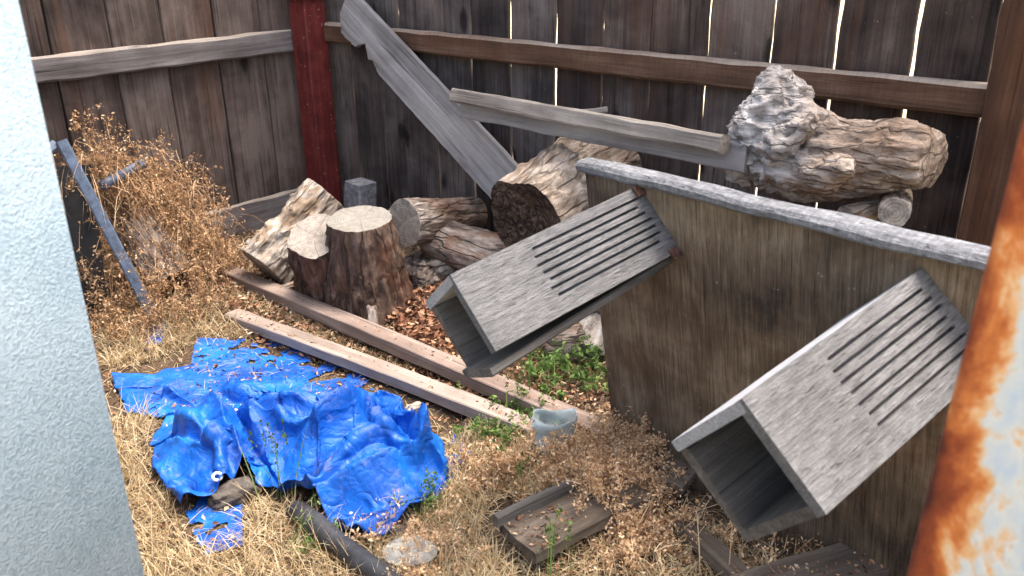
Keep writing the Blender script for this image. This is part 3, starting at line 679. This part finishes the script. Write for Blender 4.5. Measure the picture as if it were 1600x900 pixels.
# ---------------------------------------------------------------- pipe, trough, boards, plastic
pa = gp(462, 798, .035); pb = gp(690, 975, .03)
setp(put('black_pipe', tube_mesh('black_pipe', [pa.lerp(pb, i/12)+UP*.003*math.sin(i) for i in range(13)], [.026]*13, 20), MT['pipe']), 'black plastic pipe in the straw below the blue tarp', 'pipe')
tg = thing('wooden_trough', 'grey-brown wooden slab with a raised strip, half buried in dead weeds near the bottom', 'board', gp(850, 860))
d0 = gp(806, 846, .06); d1 = gp(985, 758, .07)
wd = (gp(770, 812, .06)-gp(842, 882, .06)).normalized()
nrm = (d1-d0).normalized().cross(wd); nrm = nrm if nrm.z > 0 else -nrm
plank('lid_board', d0-nrm*.005, d1-nrm*.005, nrm, .128, .03, MT['brown_board'], tg, jit=.004, endjit=.012)
e0 = d0+wd*.060+nrm*.020; plank('raised_strip', e0-(d1-d0).normalized()*.012, e0+(d1-d0)*.62, nrm, .020, .030, MT['box_in'], tg, jit=.003)
timber('flat grey board behind the dead weeds, at the foot of the panel', 985, 705, 1085, 740, .06, .13, .02, MT['brown_board'])
timber('grey batten lying on the ground under the larger chute', 1065, 810, 1190, 925, .05, .045, .03, MT['brown_board'])
timber('broad brown board on the ground in the lower right corner', 1160, 925, 1420, 850, .075, .10, .022, MT['brown_board'])
timber('dark brown board behind the broad board in the lower right corner', 1185, 965, 1440, 895, .055, .09, .022, MT['brown_board'])
def crumpled_cup():
    b = gp(866, 702, .012); V = []; Fc = []; n, m = 14, 28
    for i in range(n+1):
        k = i/n
        for j in range(m):
            a = 2*math.pi*j/m; r_ = (.034+.012*k)*(1+.30*noise.noise((math.cos(a)*1.5, math.sin(a)*1.5, k*3.)))
            V.append(b+Vector((r_*math.cos(a)*1.25, r_*math.sin(a)*.8, .10*k+.02*noise.noise((a, k*2, 3)))))
    for i in range(n):
        for j in range(m): Fc.append((i*m+j, i*m+(j+1) % m, (i+1)*m+(j+1) % m, (i+1)*m+j))
    Fc.append(tuple(reversed(range(m))))
    o = put('plastic_cup', mesh('plastic_cup', V, Fc), MT['plastic_blue']); md = o.modifiers.new('s', 'SOLIDIFY'); md.thickness = .0012; return o
setp(crumpled_cup(), 'crushed clear bluish plastic cup at the end of the timbers', 'cup')
def lid():
    b = gp(640, 862, .035); V = [b+UP*.012]; Fc = []; m = 28; rr = [.02, .035, .046, .05, .054]; zz = [.014, .015, .012, .0, .0]
    for i, (r_, z) in enumerate(zip(rr, zz)):
        for j in range(m):
            a = 2*math.pi*j/m; V.append(b+Vector((r_*math.cos(a)*1.1, r_*math.sin(a)*.8, z+.006*noise.noise((a*1.3, i*.6, 2)))))
    for j in range(m): Fc.append((0, 1+j, 1+(j+1) % m))
    for i in range(len(rr)-1):
        for j in range(m): Fc.append((1+i*m+j, 1+(i+1)*m+j, 1+(i+1)*m+(j+1) % m, 1+i*m+(j+1) % m))
    o = put('plastic_container', mesh('plastic_container', V, Fc), MT['plastic_clear']); md = o.modifiers.new('s', 'SOLIDIFY'); md.thickness = .001; return o
setp(lid(), 'flattened clear plastic container in the straw beside the black pipe', 'container')
# ---------------------------------------------------------------- tarp (a sheet crumpled by a small cloth solver)
def poly_eval(pts, ks):
    P = np.array([[p.x, p.y] for p in pts]); d = np.r_[0, np.cumsum(np.linalg.norm(np.diff(P, axis=0), axis=1))]; d /= d[-1]
    return np.c_[np.interp(ks, d, P[:, 0]), np.interp(ks, d, P[:, 1])]
def coons(top, right, bottom, left, nu, nv, z=.03):
    u = np.linspace(0, 1, nu); v = np.linspace(0, 1, nv); g = lambda L: [gp(a, b, z) for a, b in L]
    T, B = poly_eval(g(top), u), poly_eval(g(bottom), u); Lf, Rt = poly_eval(g(left), v), poly_eval(g(right), v)
    U, Vv = np.meshgrid(u, v, indexing='ij'); U = U[..., None]; Vv = Vv[..., None]
    S_ = (1-Vv)*T[:, None]+Vv*B[:, None]+(1-U)*Lf[None]+U*Rt[None]-((1-U)*(1-Vv)*T[0]+U*(1-Vv)*T[-1]+(1-U)*Vv*B[0]+U*Vv*B[-1])
    return S_
def smooth_noise(X, Y, f, seed, ax=1.):
    r_ = np.random.default_rng(seed); out = np.zeros_like(X)
    for k in range(14):
        a = r_.uniform(0, 2*np.pi); fr_ = f*r_.uniform(.5, 1.6); out += np.sin((X*np.cos(a)*ax+Y*np.sin(a))*fr_+r_.uniform(0, 6.28))/14**.5
    return out
def crumple(XY, base, slack, iters, seed, bend=.25, edge_pull=.02, zn=.012, thick=.004, damp=.92, grav=.0006):
    nu, nv = XY.shape[:2]; X = np.dstack([XY, base+thick]).astype(float)
    X[..., 2] += np.abs(zn*smooth_noise(XY[..., 0], XY[..., 1], 26, seed)) + .4*zn*smooth_noise(XY[..., 0], XY[..., 1], 70, seed+1)
    sl = slack*(1+.10*smooth_noise(XY[..., 0], XY[..., 1], 6, seed+2))
    cons = []
    def add(du, dv, st_, f=1.):
        A = (slice(0, nu-du), slice(0, nv-dv) if dv >= 0 else slice(-dv, nv)); B = (slice(du, nu), slice(dv, nv) if dv >= 0 else slice(0, nv+dv))
        cons.append((A, B, np.linalg.norm(XY[A]-XY[B], axis=-1)*np.minimum(sl[A], sl[B]).clip(1.02, 2)*f, st_))
    add(1, 0, .5); add(0, 1, .5); add(1, 1, .3); add(1, -1, .3); add(2, 0, bend, .985); add(0, 2, bend, .985); add(4, 0, bend*.4, .95); add(0, 4, bend*.4, .95)
    Vl = np.zeros_like(X); anchor = np.dstack([XY, base+thick])
    ed = np.zeros((nu, nv), bool); ed[0] = ed[-1] = ed[:, 0] = ed[:, -1] = True
    for it in range(iters):
        old = X.copy(); Vl *= damp; X = X+Vl; X[..., 2] -= grav
        for (A, B, rest, st_) in cons:
            d = X[B]-X[A]; L = np.sqrt((d*d).sum(-1))+1e-9
            c = d*((L-rest)/L*.5*st_)[..., None]; X[A] += c; X[B] -= c
        X[ed] += (anchor[ed]-X[ed])*edge_pull
        X[..., :2] += (XY-X[..., :2])*.006
        X[..., 2] = np.maximum(X[..., 2], base+thick)
        Vl = np.clip(X-old, -.01, .01)
    return X
def grid_mesh(name, X, mask=None):
    nu, nv = X.shape[:2]; idx = np.arange(nu*nv).reshape(nu, nv)
    f = np.stack([idx[:-1, :-1], idx[:-1, 1:], idx[1:, 1:], idx[1:, :-1]], -1)
    if mask is not None: f = f[mask]
    return npmesh(name, X.reshape(-1, 3), f.reshape(-1, 4))
tpn = thing('blue_tarp', 'crumpled bright blue plastic tarp heaped on the dry grass', 'tarp', gp(470, 720))
NU, NV = 230, 160
XY = coons([(176, 580), (240, 576), (262, 566), (320, 556), (430, 572), (545, 600), (612, 614)],
           [(612, 614), (660, 655), (692, 705), (704, 750), (655, 805), (600, 842)],
           [(278, 790), (345, 768), (384, 736), (402, 756), (450, 772), (500, 800), (545, 832), (600, 842)],
           [(176, 580), (200, 636), (258, 648), (238, 690), (240, 735), (278, 790)], NU, NV)
bx_, by_ = XY[..., 0], XY[..., 1]
base = np.vectorize(gh)(bx_, by_)
def bump2(u, v, rx, h, an=0., ry=None):
    c = gp(u, v, .1); ry = ry or rx; dx, dy = bx_-c.x, by_-c.y; ca, sa = math.cos(an), math.sin(an)
    return h*np.exp(-((dx*ca+dy*sa)/rx)**2-((-dx*sa+dy*ca)/ry)**2)
base = base + bump2(590, 700, .17, .105) + bump2(450, 660, .22, .07, -.3, .13) + bump2(330, 640, .10, .06) + bump2(310, 720, .09, .05)
def fold(pts, h, wd):
    P = np.array([[p.x, p.y] for p in (gp(u, v, .10) for u, v in pts)]); best = np.full(bx_.shape, 9.)
    for (x1, y1), (x2, y2) in zip(P[:-1], P[1:]):
        dx, dy = x2-x1, y2-y1; k = np.clip(((bx_-x1)*dx+(by_-y1)*dy)/(dx*dx+dy*dy), 0, 1); best = np.minimum(best, np.hypot(bx_-x1-k*dx, by_-y1-k*dy))
    return h*np.exp(-(best/wd)**2)
for pts, h, wd in (([(400, 640), (500, 680), (590, 640), (640, 655), (655, 705)], .05, .022), ([(255, 575), (330, 600), (385, 645), (430, 720), (470, 750)], .06, .024),
                   ([(480, 755), (560, 715), (640, 685), (690, 705)], .045, .02), ([(350, 572), (450, 606), (560, 622), (620, 640)], .04, .022), ([(500, 790), (600, 765), (680, 725)], .04, .018),
                   ([(560, 660), (600, 700), (640, 710)], .04, .018), ([(290, 650), (340, 690), (350, 740)], .05, .02), ([(240, 700), (300, 760)], .035, .02), ([(440, 650), (520, 640), (580, 620)], .035, .02)):
    base = base + fold(pts, h*.8, wd)
X = crumple(XY, base, 1.22, 200, 5, bend=.10, zn=.022)
def tri(x): return np.abs((x/np.pi) % 2-1)*2-1
def creases(X, amps, seed):
    du = np.gradient(X, axis=0); dv = np.gradient(X, axis=1); N = np.cross(du, dv); N /= np.linalg.norm(N, axis=-1)[..., None]+1e-9; N *= np.sign(N[..., 2:3].mean())
    r_ = np.random.default_rng(seed); d = 0; x, y = XY[..., 0], XY[..., 1]
    for f, a in amps:
        for k in range(3):
            an = r_.uniform(0, 6.28); wx = smooth_noise(x, y, f*.25, seed+k)*1.6; gate = np.clip(.5+.6*smooth_noise(x, y, f*.2, seed+k+9), 0, 1.2)
            d = d+a*gate*tri((x*np.cos(an)+y*np.sin(an))*f+wx+r_.uniform(0, 6))
    e = np.minimum.reduce(np.broadcast_arrays(np.arange(X.shape[0])[:, None], np.arange(X.shape[0])[::-1, None], np.arange(X.shape[1])[None], np.arange(X.shape[1])[None, ::-1]))
    return X+N*(d*np.clip(e/8, .2, 1))[..., None]
def cells(n, seed, sx=1., an=.0):
    r_ = np.random.default_rng(seed); x, y = XY[..., 0], XY[..., 1]; wx = x+.012*smooth_noise(x, y, 30, seed+5); wy = y+.012*smooth_noise(x, y, 30, seed+6)
    u_, v_ = wx*math.cos(an)+wy*math.sin(an), (-wx*math.sin(an)+wy*math.cos(an))*sx
    P = np.c_[r_.uniform(u_.min(), u_.max(), n), r_.uniform(v_.min(), v_.max(), n)]; best = np.full(x.shape, 9.)
    for a, b in P: best = np.minimum(best, (u_-a)**2+(v_-b)**2)
    return np.sqrt(best)
X = creases(X, ((14, .013), (32, .0075), (75, .0036)), 3)
_wx = .014*smooth_noise(bx_, by_, 14, 40)+.004*smooth_noise(bx_, by_, 50, 42); _wy = .014*smooth_noise(bx_, by_, 14, 41)+.004*smooth_noise(bx_, by_, 50, 43)
def crease_line(pts, h, wd):
    P = np.array([[p.x, p.y] for p in (gp(u, v, .08) for u, v in pts)]); best = np.full(bx_.shape, 9.); x, y = bx_+_wx, by_+_wy; end = 0
    for i, ((x1, y1), (x2, y2)) in enumerate(zip(P[:-1], P[1:])):
        dx, dy = x2-x1, y2-y1; k = np.clip(((x-x1)*dx+(y-y1)*dy)/(dx*dx+dy*dy), 0, 1); best = np.minimum(best, np.hypot(x-x1-k*dx, y-y1-k*dy))
    return h*np.exp(-best/wd)
for pts, h, wd in (([(330, 605), (365, 640), (400, 690), (445, 735)], -.05, .022), ([(310, 620), (345, 655), (385, 720)], .035, .02), ([(350, 575), (440, 600), (520, 612), (610, 630)], .025, .03),
                   ([(470, 700), (540, 675), (590, 645), (640, 655), (662, 700)], .04, .022), ([(480, 720), (550, 695), (598, 665), (630, 675), (640, 720)], -.035, .018), ([(500, 745), (570, 715), (612, 690)], .028, .016),
                   ([(490, 775), (570, 750), (650, 715), (690, 690)], .032, .018), ([(500, 792), (590, 772), (670, 735)], -.03, .016), ([(530, 815), (610, 795), (680, 755)], .022, .016),
                   ([(420, 640), (500, 650), (560, 630)], -.022, .018), ([(270, 585), (300, 600), (330, 585), (400, 600)], -.025, .018), ([(260, 680), (310, 700), (350, 690)], .025, .016), ([(255, 725), (310, 745), (360, 725)], -.022, .016),
                   ([(400, 610), (470, 625), (540, 640)], .02, .014), ([(200, 590), (260, 620)], .012, .02), ([(585, 655), (612, 690)], -.02, .012), ([(560, 700), (620, 735), (660, 745)], -.018, .012)):
    X[..., 2] += crease_line(pts, h*1.6, wd*1.1)
X[..., 2] += .10*(cells(70, 1, 3.2, .55)-.06)
X[..., 2] = np.maximum(X[..., 2], np.vectorize(gh)(X[..., 0], X[..., 1])+.006)
sheet = put('sheet', grid_mesh('sheet', X), MT['tarp'], tpn)
ml = sheet.modifiers.new('so', 'SOLIDIFY'); ml.thickness = .0012
def ragged(name, quad, nu, nv, slack, seed, hole, zoff=.0):
    XY2 = coons(*quad, nu, nv, z=.01); b2 = np.vectorize(gh)(XY2[..., 0], XY2[..., 1])+zoff
    X2 = crumple(XY2, b2, slack, 90, seed, zn=.010, thick=.006)
    nz = smooth_noise(XY2[..., 0], XY2[..., 1], 45, seed)+.6*smooth_noise(XY2[..., 0], XY2[..., 1], 110, seed+3)
    mk = (nz < hole)[:-1, :-1]
    return put(name, grid_mesh(name, X2, mk), MT['tarp'], tpn)
ragged('tattered_layer', ([(315, 532), (420, 528), (500, 545), (560, 575)], [(560, 575), (570, 590), (580, 606)], [(300, 575), (420, 590), (580, 606)], [(315, 532), (300, 575)]), 90, 30, 1.12, 11, .55)
ragged('tattered_layer', ([(560, 800), (620, 770), (700, 700), (712, 672)], [(712, 672), (722, 690), (735, 705)], [(575, 850), (640, 830), (735, 705)], [(560, 800), (575, 850)]), 70, 30, 1.12, 12, .45)
ragged('tattered_layer', ([(285, 775), (330, 765), (375, 752)], [(375, 752), (378, 850)], [(318, 862), (378, 850)], [(285, 775), (318, 862)]), 46, 46, 1.15, 13, .75)
ragged('tattered_layer', ([(232, 520), (262, 512)], [(262, 512), (250, 540)], [(228, 548), (250, 540)], [(232, 520), (228, 548)]), 20, 20, 1.12, 14, .9)
i_, j_ = min(((i, j) for i in range(0, NU, 2) for j in range(0, NV, 2)), key=lambda q: (Vector(X[q]) - gp(349, 748, .05)).length)
gc = Vector(X[i_, j_]); 
def torus(name, c, R0, r0, nrm):
    V = []; Fc = []; n, m = 24, 10; a = nrm.cross(Vector((1, 0, 0))).normalized(); b = nrm.cross(a)
    for i in range(n):
        t = 2*math.pi*i/n; dr = a*math.cos(t)+b*math.sin(t)
        for j in range(m): p = 2*math.pi*j/m; V.append(c+dr*(R0+r0*math.cos(p))+nrm*(r0*.6*math.sin(p)))
    for i in range(n):
        for j in range(m): Fc.append((i*m+j, ((i+1) % n)*m+j, ((i+1) % n)*m+(j+1) % m, i*m+(j+1) % m))
    return mesh(name, V, Fc)
put('grommet', torus('grommet', gc+UP*.006+(EYE-gc).normalized()*.012, .0095, .0045, ((EYE-gc).normalized()+UP).normalized()), MT['grommet'], tpn)
setp(chunk('dark grey lump under the near corner of the blue tarp', 362, 772, .02, .10, .06, .04, 30, MT['concrete_dark'], 15), cat='stone')
# ---------------------------------------------------------------- vegetation
def in_poly(P, poly):
    x, y = P[:, 0], P[:, 1]; inside = np.zeros(len(P), bool); n = len(poly)
    for i in range(n):
        x1, y1 = poly[i]; x2, y2 = poly[(i+1) % n]
        c = ((y1 > y) != (y2 > y)) & (x < (x2-x1)*(y-y1)/(y2-y1+1e-12)+x1); inside ^= c
    return inside
def scatter(poly_px, n, z=0.):
    poly = [(p.x, p.y) for p in (gp(u, v, z) for u, v in poly_px)]
    A = np.array(poly); lo, hi = A.min(0), A.max(0); out = []
    while sum(map(len, out)) < n:
        P = rng.uniform(lo, hi, (n*2, 2)); out.append(P[in_poly(P, poly)])
    P = np.vstack(out)[:n]; Z = np.array([gh(*p) for p in P]); return np.c_[P, Z]
def blades(P, h, lean, wd, az=None, curl=.5):
    n = len(P); az = rng.uniform(0, 2*np.pi, n) if az is None else az
    h = np.asarray(h); d = np.c_[np.cos(az), np.sin(az), np.zeros(n)]; side = np.c_[-np.sin(az), np.cos(az), np.zeros(n)]
    sd = rng.uniform(-.6, .6, n)[:, None]; side = side*np.cos(sd)+d*np.sin(sd)
    l = np.asarray(lean); V = []
    pts = []
    for k in (0, .38, .72, 1.):
        a = l*(1+curl*k); r_ = (h*k)
        pts.append(P+d*(r_*np.sin(a))[:, None]+np.array([0, 0, 1.])*(r_*np.cos(a))[:, None])
    w_ = (np.asarray(wd)*np.ones(n))[:, None]
    V = np.stack([pts[0]-side*w_*.5, pts[0]+side*w_*.5, pts[1]-side*w_*.5, pts[1]+side*w_*.5, pts[2]-side*w_*.35, pts[2]+side*w_*.35, pts[3]], 1)
    b = np.arange(n)*7
    t = np.concatenate([np.stack(q, 1) for q in ((b, b+1, b+3), (b, b+3, b+2), (b+2, b+3, b+5), (b+2, b+5, b+4), (b+4, b+5, b+6))])
    return V.reshape(-1, 3), t
def leaves(P, size, flat=.5):
    n = len(P); a = rng.normal(size=(n, 3)); a[:, 2] *= flat; a /= np.linalg.norm(a, axis=1)[:, None]
    b = rng.normal(size=(n, 3)); b[:, 2] *= flat; b -= a*(a*b).sum(1)[:, None]; b /= np.linalg.norm(b, axis=1)[:, None]
    c = np.cross(a, b); s_ = (np.asarray(size)*np.ones(n))[:, None]; w_ = s_*rng.uniform(.3, .6, n)[:, None]; f = s_*rng.uniform(-.25, .25, n)[:, None]
    V = np.stack([P-a*s_, P+b*w_+c*f, P+a*s_, P-b*w_+c*f], 1).reshape(-1, 3); i = np.arange(n)*4
    return V, np.concatenate([np.stack([i, i+1, i+2], 1), np.stack([i, i+2, i+3], 1)])
def merge(parts):
    V = []; Fc = []; o = 0
    for v, f in parts:
        V.append(v); Fc.append(f+o); o += len(v)
    return np.vstack(V), np.vstack(Fc)
def bushes(P, hmin, hmax, ntw, nlf, ls, spread=.9, stem=.0022, leaf_from=.3):
    """dead weeds: arching stems with twigs and small curled leaves and seed heads"""
    n = len(P); h = rng.uniform(hmin, hmax, n); az = rng.uniform(0, 2*np.pi, n); ln = rng.uniform(.05, spread, n)
    parts = [blades(P, h, ln, stem, az)]
    TP = []; TL = []
    def along(k, idx): 
        a = ln[idx]*(1+.5*k); d = np.c_[np.cos(az[idx]), np.sin(az[idx]), np.zeros(len(idx))]
        return P[idx]+d*(h[idx]*k*np.sin(a))[:, None]+np.array([0, 0, 1.])*(h[idx]*k*np.cos(a))[:, None]
    idx = np.repeat(np.arange(n), ntw); k = rng.uniform(leaf_from, 1, len(idx)); B = along(k, idx)
    th_ = h[idx]*rng.uniform(.12, .4, len(idx)); ta = rng.uniform(0, 2*np.pi, len(idx)); tl = rng.uniform(.2, 1.3, len(idx))
    parts.append(blades(B, th_, tl, stem*.6, ta))
    j = np.repeat(np.arange(len(idx)), nlf); kk = rng.uniform(.25, 1.02, len(j)); a = tl[j]*(1+.5*kk)
    L = B[j]+np.c_[np.cos(ta[j])*np.sin(a), np.sin(ta[j])*np.sin(a), np.cos(a)]*(th_[j]*kk)[:, None]+rng.normal(0, .006, (len(j), 3))
    parts.append(leaves(L, rng.uniform(ls*.5, ls*1.2, len(j)), .9))
    return merge(parts)
def stuff(name, label, cat, parts, mat):
    V, Fc = merge(parts); return setp(put(name, npmesh(name, V, Fc), mat, smooth=False), label, cat, kind='stuff')
YARD = [(60, 470), (330, 350), (600, 330), (900, 400), (1250, 480), (1700, 800), (1500, 1500), (-100, 1500), (-300, 1000)]
MID = [(330, 400), (560, 470), (720, 440), (960, 480), (960, 690), (830, 680), (620, 600), (350, 520)]
# leaf litter
Pl = scatter(YARD, 16000); Pl[:, 2] += rng.uniform(.002, .016, len(Pl)); Pm = scatter(MID, 9000); Pm[:, 2] += rng.uniform(.002, .022, len(Pm))
def on(poly, n, z): P = scatter(poly, n, z); P[:, 2] = z+.004; return P
Pt = np.vstack([on([(785, 825), (845, 788), (910, 805), (850, 868)], 110, .072), on([(1180, 900), (1410, 850), (1440, 880), (1220, 930)], 120, .078), on([(365, 485), (830, 655), (838, 668), (360, 492)], 90, .046),
                on([(350, 412), (940, 662), (945, 672), (352, 420)], 120, .058), on([(990, 690), (1090, 720), (1080, 760), (985, 720)], 90, .062)])
stuff('leaf_litter', 'brown fallen leaves and crumbs of bark covering the ground', 'leaf litter', [leaves(Pl, rng.uniform(.003, .011, len(Pl)), .45), leaves(Pm, rng.uniform(.004, .013, len(Pm)), .5), leaves(Pt, rng.uniform(.002, .008, len(Pt)), .3)], MT['litter'])
CH = [(600, 500), (640, 480), (700, 460), (740, 520), (700, 560), (640, 540)]
Pc = scatter(CH, 1500); Pc[:, 2] += rng.uniform(.002, .035, len(Pc))
stuff('wood_chips', 'heap of reddish wood chips at the foot of the stump', 'wood chips', [leaves(Pc, rng.uniform(.008, .02, len(Pc)), .5)], MT['chips'])
# straw
ST1 = [(190, 650), (250, 655), (235, 700), (240, 745), (272, 800), (300, 870), (380, 860), (385, 770), (470, 800), (560, 880), (680, 980), (560, 1300), (-100, 1300), (0, 800)]
ST2 = [(700, 690), (760, 670), (900, 705), (1000, 690), (1050, 760), (900, 800), (780, 770), (740, 840), (800, 900), (820, 1000), (660, 960), (560, 850), (620, 840), (700, 760)]
ST3 = [(150, 500), (330, 490), (400, 530), (320, 530), (260, 560), (170, 580)]
ST4 = [(360, 430), (560, 500), (700, 560), (620, 590), (450, 510), (350, 470)]
Pf = scatter([(740, 880), (860, 880), (1080, 800), (1250, 900), (1250, 1000), (760, 1060)], 4500); Pa = scatter(ST1, 15000); Pb = scatter(ST2, 12000); Pc = scatter(ST3, 4000); Pd = scatter(ST4, 3000); Pe = scatter(YARD, 16000)
stuff('dry_grass', 'dry straw-coloured grass around the blue tarp', 'grass', [
    blades(Pf, rng.uniform(.02, .08, len(Pf)), rng.uniform(.4, 1.5, len(Pf)), .0017), blades(Pa, rng.uniform(.02, .11, len(Pa)), rng.uniform(.3, 1.5, len(Pa)), .0017), blades(Pb, rng.uniform(.015, .08, len(Pb)), rng.uniform(.3, 1.5, len(Pb)), .0016),
    blades(Pc, rng.uniform(.02, .10, len(Pc)), rng.uniform(.4, 1.5, len(Pc)), .0018), blades(Pd, rng.uniform(.02, .06, len(Pd)), rng.uniform(.6, 1.5, len(Pd)), .0018), blades(Pe, rng.uniform(.02, .07, len(Pe)), rng.uniform(.8, 1.5, len(Pe)), .0018)], MT['straw'])
# dead weeds right of the tarp
W1 = [(720, 735), (800, 735), (850, 732), (915, 705), (1010, 690), (1045, 750), (1010, 800), (930, 820), (900, 770), (830, 750), (740, 770)]
def raised(P, dz): P[:, 2] += dz; return P
W3 = [(890, 775), (940, 730), (1000, 705), (1030, 750), (1000, 800), (915, 840)]
W2 = [(920, 790), (1060, 780), (1200, 880), (1250, 960), (900, 1000), (930, 860)]
stuff('dead_weeds', 'tangle of orange-brown dead weeds between the tarp and the larger chute', 'dead weeds', [
    bushes(scatter(W1, 260), .04, .13, 9, 8, .0056, 1.2, .002), bushes(raised(scatter(W3, 110), .07), .02, .08, 10, 9, .0042, 1.2, .0018), bushes(scatter([(900, 800), (1010, 780), (1070, 850), (960, 900)], 90), .04, .14, 9, 8, .0052, 1.2), bushes(scatter(W2, 30), .06, .20, 7, 5, .0042, 1.2), bushes(scatter([(560, 850), (700, 790), (760, 900), (640, 960)], 60), .04, .1, 6, 5, .005)], MT['dead_weed'])
# dead weeds on the left, heaped over the frame
WL = [(140, 520), (340, 500), (345, 430), (300, 395), (150, 430)]
WT = []
for (u, v, s_, n_) in ((150, 262, .30, 40), (190, 300, .30, 60), (240, 300, .26, 70), (270, 360, .32, 90), (310, 400, .36, 80), (320, 450, .42, 60), (280, 330, .28, 50)):
    c = sp(u, v, s_); P = np.array(c)+rng.normal(0, 1, (n_, 3))*np.array([.05, .05, .05]); WT.append(P)
WT = np.vstack(WT)
hang = bushes(WT, .05, .20, 9, 7, .0062, 2.2, .0022, leaf_from=.1)
HP = WT[rng.integers(0, len(WT), 900)]+rng.normal(0, .05, (900, 3)); hblades = blades(HP, rng.uniform(.08, .24, 900), rng.uniform(1.2, 2.2, 900), .0018, rng.uniform(-1.9, .3, 900))
stuff('dead_weeds', 'tall orange dead weeds heaped over the steel frame beside the house wall', 'dead weeds', [bushes(scatter(WL, 190), .12, .38, 9, 7, .0065, .75, leaf_from=.2), hang, hblades,
    bushes(scatter([(150, 560), (330, 520), (340, 490), (140, 500)], 120), .05, .16, 6, 6, .006, 1.)], MT['dead_orange'])
BR = [(1150, 880), (1420, 830), (1440, 900), (1180, 960)]
stuff('dead_weeds', 'thin sprigs of dead weed at the lower right under the larger chute', 'dead weeds', [bushes(scatter(BR, 26), .05, .14, 5, 6, .005, 1.)], MT['dead_weed'])
# green plants
def weed(name, label, cat, u, v, n, h0, h1, rad, leafy=True, ls=.01):
    c = gp(u, v); P = np.c_[rng.normal(c.x, rad, n), rng.normal(c.y, rad, n), np.zeros(n)]; P[:, 2] = [gh(*p[:2]) for p in P]
    if leafy: V, Fc = bushes(P, h0, h1, 6, 6, ls, .9, .002, .1)
    else:
        az = rng.uniform(0, 6.28, n); h = rng.uniform(h0, h1, n); parts = [blades(P, h, rng.uniform(.02, .3, n), .004, az, .6)]
        hd = P+np.c_[np.zeros((n, 2)), h*.93]; hh = np.repeat(hd, 16, 0)+rng.normal(0, 1, (n*16, 3))*np.array([.003, .003, .018]); parts.append(leaves(hh, .0055, 4.)); V, Fc = merge(parts)
    return setp(put(name, npmesh(name, V, Fc), MT['green'], smooth=False), label, cat)
weed('green_weed', 'leafy green weed growing under the upper chute beside the panel', 'weed', 890, 595, 40, .04, .12, .07, True, .010)
weed('green_weed', 'small green weed behind the near timber, between tarp and plastic cup', 'weed', 790, 685, 40, .03, .08, .07, True, .008)
weed('green_weed', 'sparse green weed sprouting at the right edge of the blue tarp', 'weed', 668, 800, 10, .05, .13, .03, True, .006)
weed('grass_tuft', 'tall green seeding grass standing before the middle of the blue tarp', 'grass', 432, 775, 6, .14, .22, .018, False)
weed('grass_tuft', 'green seeding grass in front of the brown timber near the plastic cup', 'grass', 812, 655, 6, .10, .17, .02, False)
weed('grass_tuft', 'green seeding grass over the half-buried lid board', 'grass', 862, 925, 5, .13, .19, .02, False)
weed('green_weed', 'low green weed beside the black pipe', 'weed', 500, 850, 14, .03, .09, .018, True, .005)
